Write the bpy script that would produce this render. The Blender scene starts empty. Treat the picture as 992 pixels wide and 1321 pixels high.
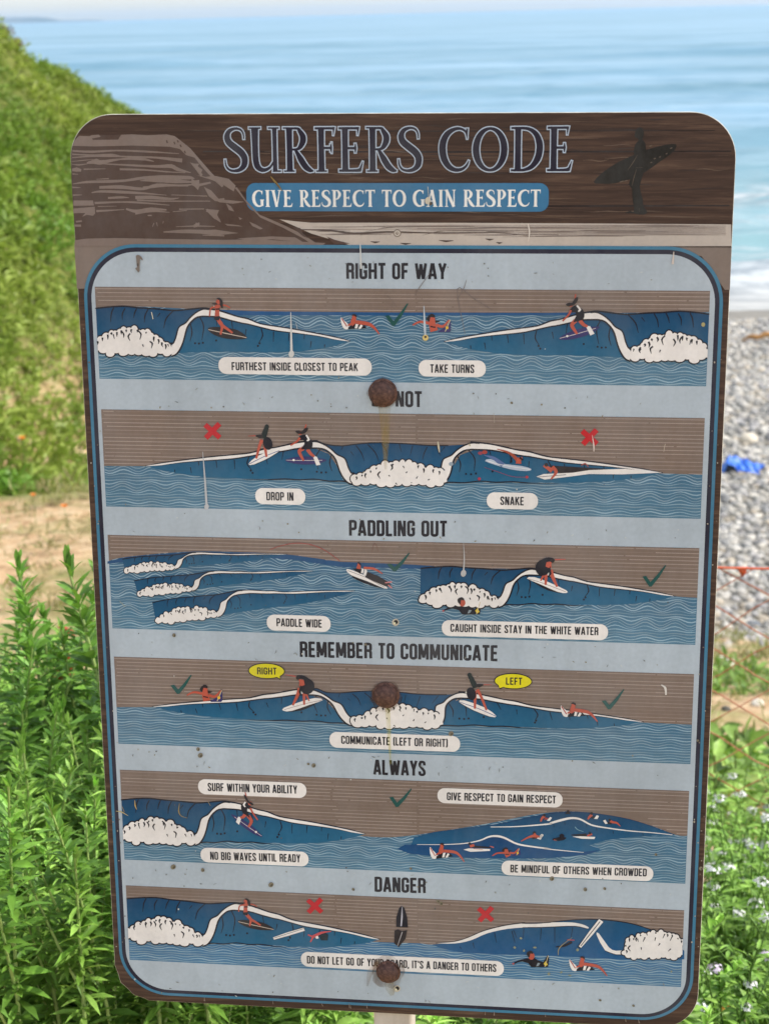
import bpy, bmesh, math, random
import numpy as np
from mathutils import Matrix, Vector
from mathutils.geometry import tessellate_polygon
R = math.radians
S = bpy.context.scene
COL = S.collection
rng = np.random.default_rng(7)
random.seed(7)

# ------------------------------------------------------------------ camera
F = 2207.0                                    # focal length in photo pixels (photo 992 x 1321)
PC = np.array([496.0, 660.5])
def cam_ray(px, py): return np.array([px - PC[0], py - PC[1], F])
_n = np.cross(cam_ray(150, 24.0), cam_ray(850, 7.0)); _n /= np.linalg.norm(_n)
if _n[1] > 0: _n = -_n
UP = _n
YW = np.array([0, 0, 1.0]) - UP * UP[2]; YW /= np.linalg.norm(YW)
XW = np.cross(YW, UP)
RW = np.array([XW, YW, UP])                   # camera frame (x right, y down, z forward) -> world
cam = bpy.data.cameras.new('camera'); camo = bpy.data.objects.new('camera', cam); COL.objects.link(camo)
rt, dn, fw = RW @ np.array([1., 0, 0]), RW @ np.array([0, 1., 0]), RW @ np.array([0, 0, 1.])
camo.matrix_world = Matrix(((rt[0], -dn[0], -fw[0], 0), (rt[1], -dn[1], -fw[1], 0), (rt[2], -dn[2], -fw[2], 0), (0, 0, 0, 1)))
cam.sensor_fit = 'HORIZONTAL'; cam.sensor_width = 36; cam.lens = 36 * F / 992
cam.clip_start = .05; cam.clip_end = 60000
cam.dof.use_dof = True; cam.dof.focus_distance = 1.76
cam.dof.aperture_fstop = (cam.lens / 1000) / .0050
S.camera = camo

# ------------------------------------------------------------------ light
SUN_EL, SUN_AZ = 50, 91                       # azimuth clockwise from +Y (out to sea): sun high, to the right
w = bpy.data.worlds.new('World'); S.world = w; w.use_nodes = True
nt = w.node_tree; nt.nodes.clear()
sky = nt.nodes.new('ShaderNodeTexSky'); sky.sky_type = 'NISHITA'; sky.sun_disc = False
sky.sun_elevation = R(SUN_EL); sky.sun_rotation = R(SUN_AZ)
sky.air_density = 1.0; sky.dust_density = 1.2; sky.ozone_density = 1.0
bg = nt.nodes.new('ShaderNodeBackground'); bg.inputs[1].default_value = .15
ow = nt.nodes.new('ShaderNodeOutputWorld')
hs = nt.nodes.new('ShaderNodeHueSaturation'); hs.inputs['Saturation'].default_value = .46
nt.links.new(sky.outputs[0], hs.inputs['Color']); nt.links.new(hs.outputs[0], bg.inputs[0]); nt.links.new(bg.outputs[0], ow.inputs[0])
sun = bpy.data.lights.new('sun', 'SUN'); sun.energy = 2.0; sun.angle = R(.53); sun.color = (1, .95, .87)
suno = bpy.data.objects.new('sun', sun); COL.objects.link(suno)
sd = Vector((math.sin(R(SUN_AZ)) * math.cos(R(SUN_EL)), math.cos(R(SUN_AZ)) * math.cos(R(SUN_EL)), math.sin(R(SUN_EL))))
suno.rotation_euler = sd.to_track_quat('Z', 'Y').to_euler()
S.view_settings.view_transform = 'Standard'; S.view_settings.look = 'None'
S.view_settings.gamma = 1; S.view_settings.exposure = 1.0
S.cycles.max_bounces = 8; S.cycles.volume_bounces = 2

# ------------------------------------------------------------------ helpers
def lin(r, g=None, b=None):
    if g is None: g = b = r
    f = lambda c: (c / 255) / 12.92 if c / 255 <= .04045 else ((c / 255 + .055) / 1.055) ** 2.4
    return (f(r), f(g), f(b))

class NT:
    """thin wrapper to write node materials shortly"""
    def __init__(s, name):
        s.m = bpy.data.materials.new(name); s.m.use_nodes = True
        s.t = s.m.node_tree; s.t.nodes.clear()
        s.out = s.t.nodes.new('ShaderNodeOutputMaterial')
    def n(s, kind, **kw):
        nd = s.t.nodes.new('ShaderNode' + kind)
        for k, v in kw.items():
            if k.startswith('i_'):
                key = k[2:].replace('_', ' ')
                nd.inputs[key].default_value = v
            else: setattr(nd, k, v)
        return nd
    def l(s, a, b): s.t.links.new(a, b)
    def coords(s, scale=(1, 1, 1)):
        tc = s.n('TexCoord'); mp = s.n('Mapping'); mp.inputs['Scale'].default_value = scale
        s.l(tc.outputs['Object'], mp.inputs['Vector']); return mp.outputs[0]
    def noise(s, vec, scale, detail=4, rough=.55, dist=0):
        nd = s.n('TexNoise'); nd.inputs['Scale'].default_value = scale; nd.inputs['Detail'].default_value = detail
        nd.inputs['Roughness'].default_value = rough; nd.inputs['Distortion'].default_value = dist
        if vec is not None: s.l(vec, nd.inputs['Vector'])
        return nd.outputs['Fac']
    def ramp(s, fac, stops):
        nd = s.n('ValToRGB'); e = nd.color_ramp.elements
        while len(e) < len(stops): e.new(.5)
        for k, (p, c) in enumerate(stops):
            e[k].position = p; e[k].color = (*c, 1) if len(c) == 3 else c
        s.l(fac, nd.inputs[0]); return nd.outputs[0]
    def mix(s, fac, a, b, mode='MIX'):
        nd = s.n('Mix', data_type='RGBA', blend_type=mode)
        for sock, v in ((nd.inputs[0], fac), (nd.inputs[6], a), (nd.inputs[7], b)):
            if hasattr(v, 'is_linked'): s.l(v, sock)
            elif isinstance(v, (int, float)): sock.default_value = v
            else: sock.default_value = (*v, 1)
        return nd.outputs[2]
    def math(s, op, a, b=0., c=None):
        nd = s.n('Math', operation=op)
        for k, v in enumerate((a, b) if c is None else (a, b, c)):
            if hasattr(v, 'is_linked'): s.l(v, nd.inputs[k])
            else: nd.inputs[k].default_value = v
        return nd.outputs[0]
    def mapr(s, v, a, b, c=0., d=1.):
        nd = s.n('MapRange'); s.l(v, nd.inputs[0])
        for k, q in enumerate((a, b, c, d)): nd.inputs[k + 1].default_value = q
        return nd.outputs[0]
    def bsdf(s, col, rough=.6, spec=.3, bump=None, bstr=.3, bdist=.01, **kw):
        p = s.n('BsdfPrincipled')
        if hasattr(col, 'is_linked'): s.l(col, p.inputs['Base Color'])
        else: p.inputs['Base Color'].default_value = (*col, 1)
        if hasattr(rough, 'is_linked'): s.l(rough, p.inputs['Roughness'])
        else: p.inputs['Roughness'].default_value = rough
        p.inputs['Specular IOR Level'].default_value = spec
        for k, v in kw.items(): p.inputs[k.replace('_', ' ')].default_value = v
        if bump is not None:
            bn = s.n('Bump'); bn.inputs['Strength'].default_value = bstr; bn.inputs['Distance'].default_value = bdist
            s.l(bump, bn.inputs['Height']); s.l(bn.outputs[0], p.inputs['Normal'])
        s.p = p
        s.l(p.outputs[0], s.out.inputs['Surface']); return p

def mesh_obj(name, V, faces, mats, parent=None, smooth=False, tint=None, midx=None):
    """V (n,3) array, faces: list of index arrays (each (k,3) or (k,4)) ; tint: per-vertex rgb"""
    me = bpy.data.meshes.new(name)
    V = np.asarray(V, np.float32)
    blocks = [np.asarray(f, np.int32) for f in faces if len(f)]
    loops = np.concatenate([b.ravel() for b in blocks])
    tot = np.concatenate([np.full(len(b), b.shape[1], np.int32) for b in blocks])
    st = np.concatenate([[0], np.cumsum(tot)[:-1]]).astype(np.int32)
    me.vertices.add(len(V)); me.vertices.foreach_set('co', V.ravel())
    me.loops.add(len(loops)); me.loops.foreach_set('vertex_index', loops)
    me.polygons.add(len(tot)); me.polygons.foreach_set('loop_start', st); me.polygons.foreach_set('loop_total', tot)
    if smooth: me.polygons.foreach_set('use_smooth', np.ones(len(tot), bool))
    if midx is not None: me.polygons.foreach_set('material_index', np.asarray(midx, np.int32))
    me.update(calc_edges=True)
    if tint is not None:
        at = me.color_attributes.new('tint', 'FLOAT_COLOR', 'POINT')
        c = np.ones((len(V), 4), np.float32); c[:, :3] = tint
        at.data.foreach_set('color', c.ravel())
    for m in (mats if isinstance(mats, (list, tuple)) else [mats]): me.materials.append(m)
    o = bpy.data.objects.new(name, me); COL.objects.link(o)
    if parent is not None: o.parent = parent
    return o

def bm_obj(name, bm, mats, parent=None, smooth=False):
    bm.normal_update()
    me = bpy.data.meshes.new(name); bm.to_mesh(me); bm.free()
    if smooth: me.polygons.foreach_set('use_smooth', np.ones(len(me.polygons), bool))
    for m in (mats if isinstance(mats, (list, tuple)) else [mats]): me.materials.append(m)
    o = bpy.data.objects.new(name, me); COL.objects.link(o)
    if parent is not None: o.parent = parent
    return o

def thing(name, label, cat, loc=(0, 0, 0), rotz=0, group=None):
    o = bpy.data.objects.new(name, None); COL.objects.link(o)
    o.empty_display_size = .1
    o.location = loc; o.rotation_euler = (0, 0, rotz)
    return tag(o, label, cat, group)
def tag(o, label=None, cat=None, group=None, kind=None):
    if label: o['label'] = label
    if cat: o['category'] = cat
    if group: o['group'] = group
    if kind: o['kind'] = kind
    return o
def dup(root, loc, rotz, scale=1., label=None):
    r = root.copy(); COL.objects.link(r); r.location = loc; r.rotation_euler = (0, 0, rotz); r.scale = (scale,) * 3
    if label: r['label'] = label
    for ch in list(root.children):
        c = ch.copy(); COL.objects.link(c); c.parent = r
        for g in ch.children:
            d = g.copy(); COL.objects.link(d); d.parent = c
    return r
def tube(path, rad, seg=6):
    """verts + quads of a tube along a path; rad scalar or list"""
    P = np.asarray(path, float); n = len(P)
    rad = np.full(n, rad) if np.isscalar(rad) else np.asarray(rad)
    T = np.gradient(P, axis=0); T /= np.linalg.norm(T, axis=1)[:, None] + 1e-12
    ref = np.array([0, 0, 1.]) if abs(T[:, 2]).mean() < .8 else np.array([1., 0, 0])
    A = np.cross(T, ref); A /= np.linalg.norm(A, axis=1)[:, None] + 1e-12
    B = np.cross(T, A)
    an = np.arange(seg) * 2 * np.pi / seg
    V = P[:, None] + rad[:, None, None] * (np.cos(an)[None, :, None] * A[:, None] + np.sin(an)[None, :, None] * B[:, None])
    idx = np.arange(n * seg).reshape(n, seg)
    q = np.stack([idx[:-1], np.roll(idx[:-1], -1, 1), np.roll(idx[1:], -1, 1), idx[1:]], -1).reshape(-1, 4)
    return V.reshape(-1, 3), q
class Acc:
    def __init__(s): s.V = []; s.Q = []; s.T = []; s.C = []; s.n = 0
    def add(s, V, q=None, t=None, c=None):
        V = np.asarray(V, float); s.V.append(V)
        if q is not None and len(q): s.Q.append(np.asarray(q) + s.n)
        if t is not None and len(t): s.T.append(np.asarray(t) + s.n)
        if c is not None: s.C.append(np.broadcast_to(np.asarray(c, float), (len(V), 3)))
        s.n += len(V)
    def build(s, name, mat, parent=None, smooth=False):
        f = []
        if s.Q: f.append(np.concatenate(s.Q))
        if s.T: f.append(np.concatenate(s.T))
        return mesh_obj(name, np.concatenate(s.V), f, mat, parent, smooth, np.concatenate(s.C) if s.C else None)
def vnoise(x, y, seed=0):
    """cheap smooth value noise"""
    x = np.asarray(x, float); y = np.asarray(y, float)
    xi, yi = np.floor(x), np.floor(y); fx, fy = x - xi, y - yi
    fx = fx * fx * (3 - 2 * fx); fy = fy * fy * (3 - 2 * fy)
    def h(a, b):
        v = np.sin(a * 127.1 + b * 311.7 + seed * 74.7) * 43758.5453
        return v - np.floor(v)
    return (h(xi, yi) * (1 - fx) + h(xi + 1, yi) * fx) * (1 - fy) + (h(xi, yi + 1) * (1 - fx) + h(xi + 1, yi + 1) * fx) * fy
def fbm(x, y, seed=0, o=4):
    s = 0; a = .5
    for k in range(o): s = s + a * (vnoise(x * 2 ** k, y * 2 ** k, seed + k) - .5); a *= .5
    return s

# ------------------------------------------------------------------ terrain
def sstep(a, b, x): t = np.clip((x - a) / (b - a), 0, 1); return t * t * (3 - 2 * t)
def ridge(x, y, prof, yc, sf, sb):
    return np.interp(x, *prof) - sf * np.maximum(0, yc - y) - sb * np.maximum(0, y - yc)
R1 = ((-60, -15, -8, -6, -4.05, -3.55, -3.06, -1.5, 1, 8), (10, 4.6, 1.85, 1.0, .17, -.22, -.86, -3.2, -6.8, -9.5))
R2 = ((-60, -10, -7, -4.9, -3.45, -3.0, -1.5, 1, 8), (10, 1.3, .02, -.50, -1.26, -1.64, -3.6, -7.2, -10.5))
SEA = -7.6
def height(x, y):
    x = np.asarray(x, float); y = np.asarray(y, float)
    a = np.interp(y, (-60, 2.2, 4, 9, 16.5, 45, 60, 120), (-1.5, -1.60, -2.15, -3.62, -6.25, -7.62, -8.7, -11))
    b = np.interp(y, (-60, 2.2, 4, 9, 12, 18, 45, 60, 120), (-1.5, -1.60, -1.98, -3.12, -3.35, -5, -7.75, -8.9, -11))
    t = sstep(1., -1.2, x)
    g = a * (1 - t) + b * t
    wob = fbm(x * .6, y * .6, 3) * .5
    h1 = ridge(x + wob, y + wob, R1, 18, .50, .6) + fbm(x * .7, y * .7, 11) * .26
    h2 = ridge(x + wob, y, R2, 25, .45, .6) + fbm(x * .7, y * .7, 21) * .26
    h = np.maximum(np.maximum(g, h1), h2)
    rough = np.clip((y - 3) / 6, .15, 1) * (1 - .75 * sstep(15, 18, y) * (h == g))
    return h + fbm(x * 1.7, y * 1.7, 5) * .16 * rough + fbm(x * 6, y * 6, 9) * .035 * rough
def is_hill(x, y):
    a = np.maximum(ridge(x, y, R1, 18, .5, .6), ridge(x, y, R2, 25, .45, .6))
    return a - (np.interp(y, (9, 12, 18, 45), (-3.12, -3.35, -5, -7.75)))
def at(px, py, d):
    """world point on the ray of a photo pixel at forward distance d"""
    v = RW @ cam_ray(px, py); return v * (d / v[1])
def ground_at(px, d):
    v = RW @ cam_ray(px, 900.); x = v[0] * d / v[1]; return (x, d, float(height(x, d)))
# ------------------------------------------------------------------ setting: terrain, sea, sky haze, headland
def terrain():
    ys = np.concatenate([np.linspace(-30, -2, 15), np.linspace(-1.5, 10, 116), np.linspace(10.15, 30, 130), np.linspace(30.5, 46, 32), np.linspace(48, 120, 20)])
    xs = np.concatenate([np.linspace(-60, -12, 25), np.linspace(-11.6, -6, 24), np.linspace(-5.9, 6, 120), np.linspace(6.25, 14, 32), np.linspace(15, 60, 24)])
    X, Y = np.meshgrid(xs, ys)
    V = np.stack([X, Y, height(X, Y)], -1).reshape(-1, 3)
    n, m = X.shape; i = np.arange(n * m).reshape(n, m)
    q = np.stack([i[:-1, :-1], i[:-1, 1:], i[1:, 1:], i[1:, :-1]], -1).reshape(-1, 4)
    M = NT('ground_soil')
    c = M.coords()
    n1 = M.noise(c, .8, 6, .6); n2 = M.noise(c, 9, 5, .65); n3 = M.noise(c, 60, 3, .6)
    dirt = M.ramp(n2, [(.3, lin(150, 116, 84)), (.48, lin(206, 172, 132)), (.7, lin(226, 202, 166))])
    dry = M.mix(M.mapr(n1, .48, .6), dirt, lin(150, 146, 92))
    fine = M.mix(M.mapr(n3, .35, .65), lin(150, 150, 150), (1, 1, 1))
    soil = M.mix(.55, dry, M.mix(1, dry, fine, 'MULTIPLY'))
    sep = M.n('SeparateXYZ'); M.l(c, sep.inputs[0])
    stone = M.ramp(n2, [(.3, lin(120, 116, 108)), (.7, lin(178, 172, 160))])
    col = M.mix(M.mapr(sep.outputs[1], 15.5, 17.5), soil, stone)
    wet = M.ramp(n1, [(.3, lin(104, 99, 90)), (.7, lin(138, 131, 118))])
    wf = M.mapr(M.math('ADD', sep.outputs[1], M.math('MULTIPLY', M.math('SUBTRACT', n1, .5), 5.)), 40.3, 42.5)
    col = M.mix(wf, col, wet)
    # green slope of the bluff: below the plants the soil is dark and mossy
    moss = M.mapr(sep.outputs[2], -3.4, -2.5)
    moss = M.math('MULTIPLY', moss, M.mapr(sep.outputs[1], 11, 12.5))
    col = M.mix(moss, col, M.ramp(n2, [(.35, lin(70, 84, 34)), (.65, lin(120, 124, 62))]))
    M.bsdf(col, M.mapr(wf, 0, 1, .95, .5), .2, n2, .5, .03)
    o = mesh_obj('ground', V, [q], M.m, None, True)
    return tag(o, kind='structure')
terrain()

def sea():
    ys = [36.]
    while ys[-1] < 11000: ys.append(ys[-1] + max(.3, (ys[-1] - 30) * .009) if ys[-1] < 500 else ys[-1] * 1.06)
    ys = np.array(ys); az = np.linspace(R(-58), R(58), 260)
    Y, A = np.meshgrid(ys, az, indexing='ij'); X = Y * np.tan(A)
    Z = np.full_like(X, SEA)
    swell = [(49, .30, 1.6), (57, .35, 2.2), (70, .3, 3), (99, 1.25, 4.0), (128, .35, 6), (165, .4, 7), (205, .35, 8), (280, 1.3, 9), (340, .5, 12), (430, .8, 14), (560, .8, 20), (800, 1.0, 30)]
    for k, (yk, a, wd) in enumerate(swell):
        cy = yk + 5 * (fbm(X / 40, Y * 0 + k * 9.1, 40 + k) * yk / 60)
        amp = a * (.9 if yk < 110 else .85) * np.clip(.25 + 1.9 * vnoise(X / (yk * .22) + k * 3.7, Y * 0 + k, 60 + k) - .5 * (k % 2), .85 if yk == 99 else 0, 1.3)
        u = (Y - cy) / wd
        Z += amp * np.exp(-np.where(u < 0, (u * 1.7) ** 2, (u * .8) ** 2))
    ch = np.clip((Y - 38) / 20, .2, 1) * np.exp(-Y / 900)
    Z += ch * (fbm(X / 2.6, Y / 1.6, 80) * .6 + fbm(X / 11, Y / 4, 83) * .7) + .45 * fbm(X / 60, Y / 14, 85) * np.clip((Y - 70) / 60, 0, 1)
    V = np.stack([X, Y, Z], -1).reshape(-1, 3)
    n, m = X.shape; i = np.arange(n * m).reshape(n, m)
    q = np.stack([i[:-1, :-1], i[:-1, 1:], i[1:, 1:], i[1:, :-1]], -1).reshape(-1, 4)
    M = NT('sea_water')
    c = M.coords((.35, 1, 1)); c2 = M.coords((.12, .45, 1))
    sep = M.n('SeparateXYZ'); M.l(M.coords(), sep.inputs[0])
    y = sep.outputs[1]
    n1 = M.noise(c, .35, 6, .62, .4); n2 = M.noise(c2, .22, 5, .6); n3 = M.noise(c, 2.2, 4, .6)
    n5 = M.noise(M.coords((.05, .5, 1)), .09, 5, .62)
    water = M.mix(M.mapr(n5, .42, .60), M.ramp(n2, [(.35, lin(106, 142, 160)), (.65, lin(128, 162, 182))]), M.ramp(n2, [(.35, lin(82, 124, 140)), (.65, lin(100, 140, 160))]))
    shallow = M.mix(M.mapr(y, 52, 110, 1, 0), water, lin(122, 156, 160))
    thr = M.n('FloatCurve')
    t = thr.mapping.curves[0].points
    t[0].location = (0, .30); t[1].location = (1, .78)
    for p in ((.09, .40), (.18, .47), (.30, .50), (.45, .54), (.7, .67)): t.new(*p)
    thr.mapping.update()
    M.l(M.mapr(y, 44, 110), thr.inputs['Value'])
    fm = M.math('SUBTRACT', M.math('ADD', M.math('MULTIPLY', n1, .72), M.math('MULTIPLY', n3, .28)), thr.outputs[0])
    foam = M.mapr(fm, -.03, .10)
    col = M.mix(foam, shallow, M.mix(M.mapr(M.noise(M.coords((.5, 1, 1)), 1.1, 5, .7), .36, .62), lin(128, 138, 146), lin(196, 200, 200)))
    shore = M.math('ADD', y, M.math('MULTIPLY', M.math('SUBTRACT', M.noise(M.coords((.3, .3, 1)), .5, 4), .5), 7.))
    col = M.mix(M.mapr(shore, 45.5, 48, .55, 0), col, lin(168, 164, 156))
    M.bsdf(col, M.mapr(foam, 0, 1, .38, .8), .22, M.math('ADD', n3, M.math('MULTIPLY', foam, .6)), .35, .12, IOR=1.33)
    o = mesh_obj('sea', V, [q], M.m, None, True)
    return tag(o, kind='structure')
sea()

def headland():
    d = 9000.
    M = NT('far_land'); c = M.coords()
    M.bsdf(M.ramp(M.noise(c, .002, 5), [(.35, lin(92, 106, 108)), (.65, lin(124, 130, 132))]), .95, .1)
    for nm, prof in (('headland', ((-320, 24), (-150, 26), (-40, 34), (0, 33), (30, 31), (60, 29), (92, 26), (104, 15), (112, 4))),
                     ('far_hills', ((100, 6), (118, 8), (150, 7), (162, 3)))):
        dd = d if nm == 'headland' else 9600.
        A = Acc(); V = []; q = []
        xs = np.linspace(prof[0][0], prof[-1][0], 60)
        hs = np.interp(xs, [p[0] for p in prof], [p[1] for p in prof]) * (1 + .25 * fbm(xs / 9., xs * 0, 5))
        for k, (px, h) in enumerate(zip(xs, hs)):
            x = (px - 496) / F * dd
            for yy, zz in ((-60, SEA - 2), (0, SEA + h * .8), (180, SEA + h), (900, SEA + h * .9), (1500, SEA - 2)):
                V.append((x * (1 + yy / dd), dd + yy, zz))
        n = len(xs)
        i = np.arange(n * 5).reshape(n, 5)
        q = np.stack([i[:-1, :-1], i[1:, :-1], i[1:, 1:], i[:-1, 1:]], -1).reshape(-1, 4)
        o = mesh_obj(nm, np.array(V), [q], M.m, None, True)
        tag(o, kind='structure')
headland()

def haze():
    bm = bmesh.new(); bmesh.ops.create_cube(bm, size=1)
    for v in bm.verts:
        v.co = Vector((v.co.x * 44000, v.co.y * 14000 + 6000, -13 if v.co.z < 0 else 48))
    M = NT('sea_haze')
    pv = M.n('VolumePrincipled'); pv.inputs['Color'].default_value = (.55, .76, 1, 1); pv.inputs['Density'].default_value = HAZE; pv.inputs['Anisotropy'].default_value = .35
    M.l(pv.outputs[0], M.out.inputs['Volume'])
    o = bm_obj('haze', bm, M.m); tag(o, kind='stuff')
HAZE = .45e-4
haze()
# ------------------------------------------------------------------ plants
def leaf_mat(name, tint=True, rand=.25, trans=.45):
    M = NT(name)
    at_ = M.n('VertexColor', layer_name='tint')
    oi = M.n('ObjectInfo')
    n = M.noise(M.coords(), 60, 3)
    k = M.math('ADD', M.mapr(n, .3, .7, .75, 1.2), M.mapr(oi.outputs['Random'], 0, 1, -rand, rand))
    mul = M.n('VectorMath', operation='SCALE'); M.l(at_.outputs[0], mul.inputs[0]); M.l(k, mul.inputs['Scale'])
    p = M.bsdf(mul.outputs[0], .45, .35)
    tr = M.n('BsdfTranslucent'); M.l(M.mix(.5, mul.outputs[0], (.25, .42, .04)), tr.inputs[0])
    mx = M.n('MixShader'); mx.inputs[0].default_value = trans * .6
    M.l(p.outputs[0], mx.inputs[1]); M.l(tr.outputs[0], mx.inputs[2]); M.l(mx.outputs[0], M.out.inputs[0])
    return M.m
LEAF = leaf_mat('green_leaf')
STEM = leaf_mat('plant_stem', trans=.1)
PETAL = leaf_mat('petal', rand=.05, trans=.3)

def leaves(base, direc, length, width, col, droop=.25, fold=.25, roll=None):
    """many lanceolate leaves at once: arrays of base, direction, length, width, colour -> verts, quads, colours"""
    B = np.asarray(base, float); D = np.asarray(direc, float); n = len(B)
    D /= np.linalg.norm(D, axis=1)[:, None]
    L = np.broadcast_to(np.asarray(length, float), n); W = np.broadcast_to(np.asarray(width, float), n)
    Zv = np.array([0, 0, 1.]) + rng.normal(0, .25, (n, 3))
    Sd = np.cross(D, Zv); Sd /= np.linalg.norm(Sd, axis=1)[:, None] + 1e-9
    N = np.cross(Sd, D)
    ts = np.array([0, .28, .62, 1.]); ws = np.array([.22, .85, 1., .06])
    V = np.zeros((n, 4, 3, 3))
    for k, (t, wv) in enumerate(zip(ts, ws)):
        c = B + D * (L * t)[:, None] - np.array([0, 0, 1.]) * (L * droop * t * t)[:, None]
        e = Sd * (W * wv * .5)[:, None]; up = N * (W * wv * fold)[:, None]
        V[:, k, 0] = c - e + up; V[:, k, 1] = c; V[:, k, 2] = c + e + up
    i = np.arange(n * 12).reshape(n, 4, 3)
    q = np.stack([i[:, :-1, :-1], i[:, :-1, 1:], i[:, 1:, 1:], i[:, 1:, :-1]], -1).reshape(-1, 4)
    C = np.repeat(np.broadcast_to(np.asarray(col, float), (n, 3)), 12, 0)
    return V.reshape(-1, 3), q, C

G1, G2, G3 = np.array([.165, .325, .045]), np.array([.10, .215, .035]), np.array([.29, .47, .095])
def greens(n, a=G1, b=G3, spread=.18):
    t = rng.random(n)[:, None]
    return np.clip((a * (1 - t) + b * t) * (1 + rng.normal(0, spread, (n, 1))), .004, .6)

def blades(base, direc, length, width, col):
    B = np.asarray(base, float); D = np.asarray(direc, float); n = len(B); D /= np.linalg.norm(D, axis=1)[:, None]
    Sd = np.cross(D, rng.normal(0, 1, (n, 3))); Sd /= np.linalg.norm(Sd, axis=1)[:, None] + 1e-9
    m = B + D * (length * .5)[:, None]; e = B + D * length[:, None] - np.array([0, 0, 1.]) * (length * .25)[:, None]; w_ = Sd * (width * .5)[:, None]
    V = np.stack([B, m - w_, e, m + w_], 1); q = np.arange(n * 4).reshape(n, 4)
    return V.reshape(-1, 3), q, np.repeat(col, 4, 0)
# ---- ground cover on the bluff and around the sign (uncountable)
def cover(name, xr, yr, n, size, keep, cols, per=13, label=None, hscale=1., wid=.24, fine=False):
    x = rng.uniform(*xr, n); y = rng.uniform(*yr, n)
    k = keep(x, y); x, y = x[k], y[k]; n = len(x)
    z = height(x, y)
    s = rng.uniform(*size, n) * (.65 + .9 * vnoise(x * 1.1, y * 1.1, 51))
    tint = cols(x, y, n)
    P = np.repeat(np.stack([x, y, z - .01], -1), per, 0)
    sz = np.repeat(s, per)
    D = rng.normal(0, .75, (n * per, 3)); D[:, 2] = np.abs(rng.normal(.75, .35, n * per)) * hscale
    P[:, :2] += rng.normal(0, .28, (n * per, 2)) * sz[:, None]
    P[:, 2] += rng.random(n * per) * sz * .55 * hscale
    C = np.repeat(tint, per, 0) * (1 + rng.normal(0, .12 if fine else .2, (n * per, 1)))
    V, q, C = (blades if fine else leaves)(P, D, sz * rng.uniform(.5, 1.1, n * per), sz * wid, np.clip(C, .004, .6))
    o = mesh_obj(name, V, [q], LEAF, None, False, C)
    return tag(o, label, None, None, 'stuff')
def bluff_cols(x, y, n):
    c = np.array([.165, .33, .035]); d = np.array([.32, .40, .075]); e = np.array([.10, .22, .025])
    a = sstep(.42, .62, vnoise(x * .8 + 3, y * .8, 71))[:, None]; b = sstep(.55, .8, vnoise(x * 1.7, y * 1.7, 72))[:, None]
    up = sstep(-2.0, -.6, height(x, y))[:, None]
    out = c * (1 - a) + d * a
    out = out * (1 - .55 * up) + d * np.array([1.05, 1., .9]) * .55 * up
    out = out * (1 - .6 * b) + e * .6 * b
    return out * (1 + rng.normal(0, .08, (n, 1)))
def hill_keep(x, y):
    h = is_hill(x, y) + fbm(x * 1.1, y * 1.1, 91) * .5 + .5
    bare = vnoise(x * .55, y * .9, 95) > .93
    return (h > .12) & ~(bare & (rng.random(len(x)) > .25))
cover('hillside_plants', (-9, 1.5), (10.5, 28), 64000, (.07, .17), hill_keep, bluff_cols, 13, 'bright green grassy plants covering the steep coastal bluff', 1., .20, True)
def straw(x, y, n):
    t = rng.random((n, 1)); return np.array([.34, .25, .12]) * (1 - t) + np.array([.30, .32, .10]) * t
cover('dry_grass', (-6, 5), (5, 15.5), 3600, (.05, .16), lambda x, y: (is_hill(x, y) < .1) & (vnoise(x * 1.3, y * 1.3, 33) > .42), straw, 9, 'pale dry grass and scrub on the sandy slope', 1., .08)
cover('low_greenery', (-2.6, 2.2), (1.75, 3.6), 3400, (.05, .11), lambda x, y: (y > 1.95 + .12 * np.abs(x)) , lambda x, y, n: greens(n, G2, G1), 12, 'low green leaves filling the ground under the taller plants', .8, .2)
cover('green_sprigs', (.4, 3.5), (3.2, 9.5), 1700, (.05, .14), lambda x, y: (vnoise(x * 1.6, y * 1.1, 37) > .46 + .055 * (y - 3.2)), lambda x, y, n: greens(n, G1, G3), 11, 'sparse green sprigs on the sandy bank below the sign', .9, .2)

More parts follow.
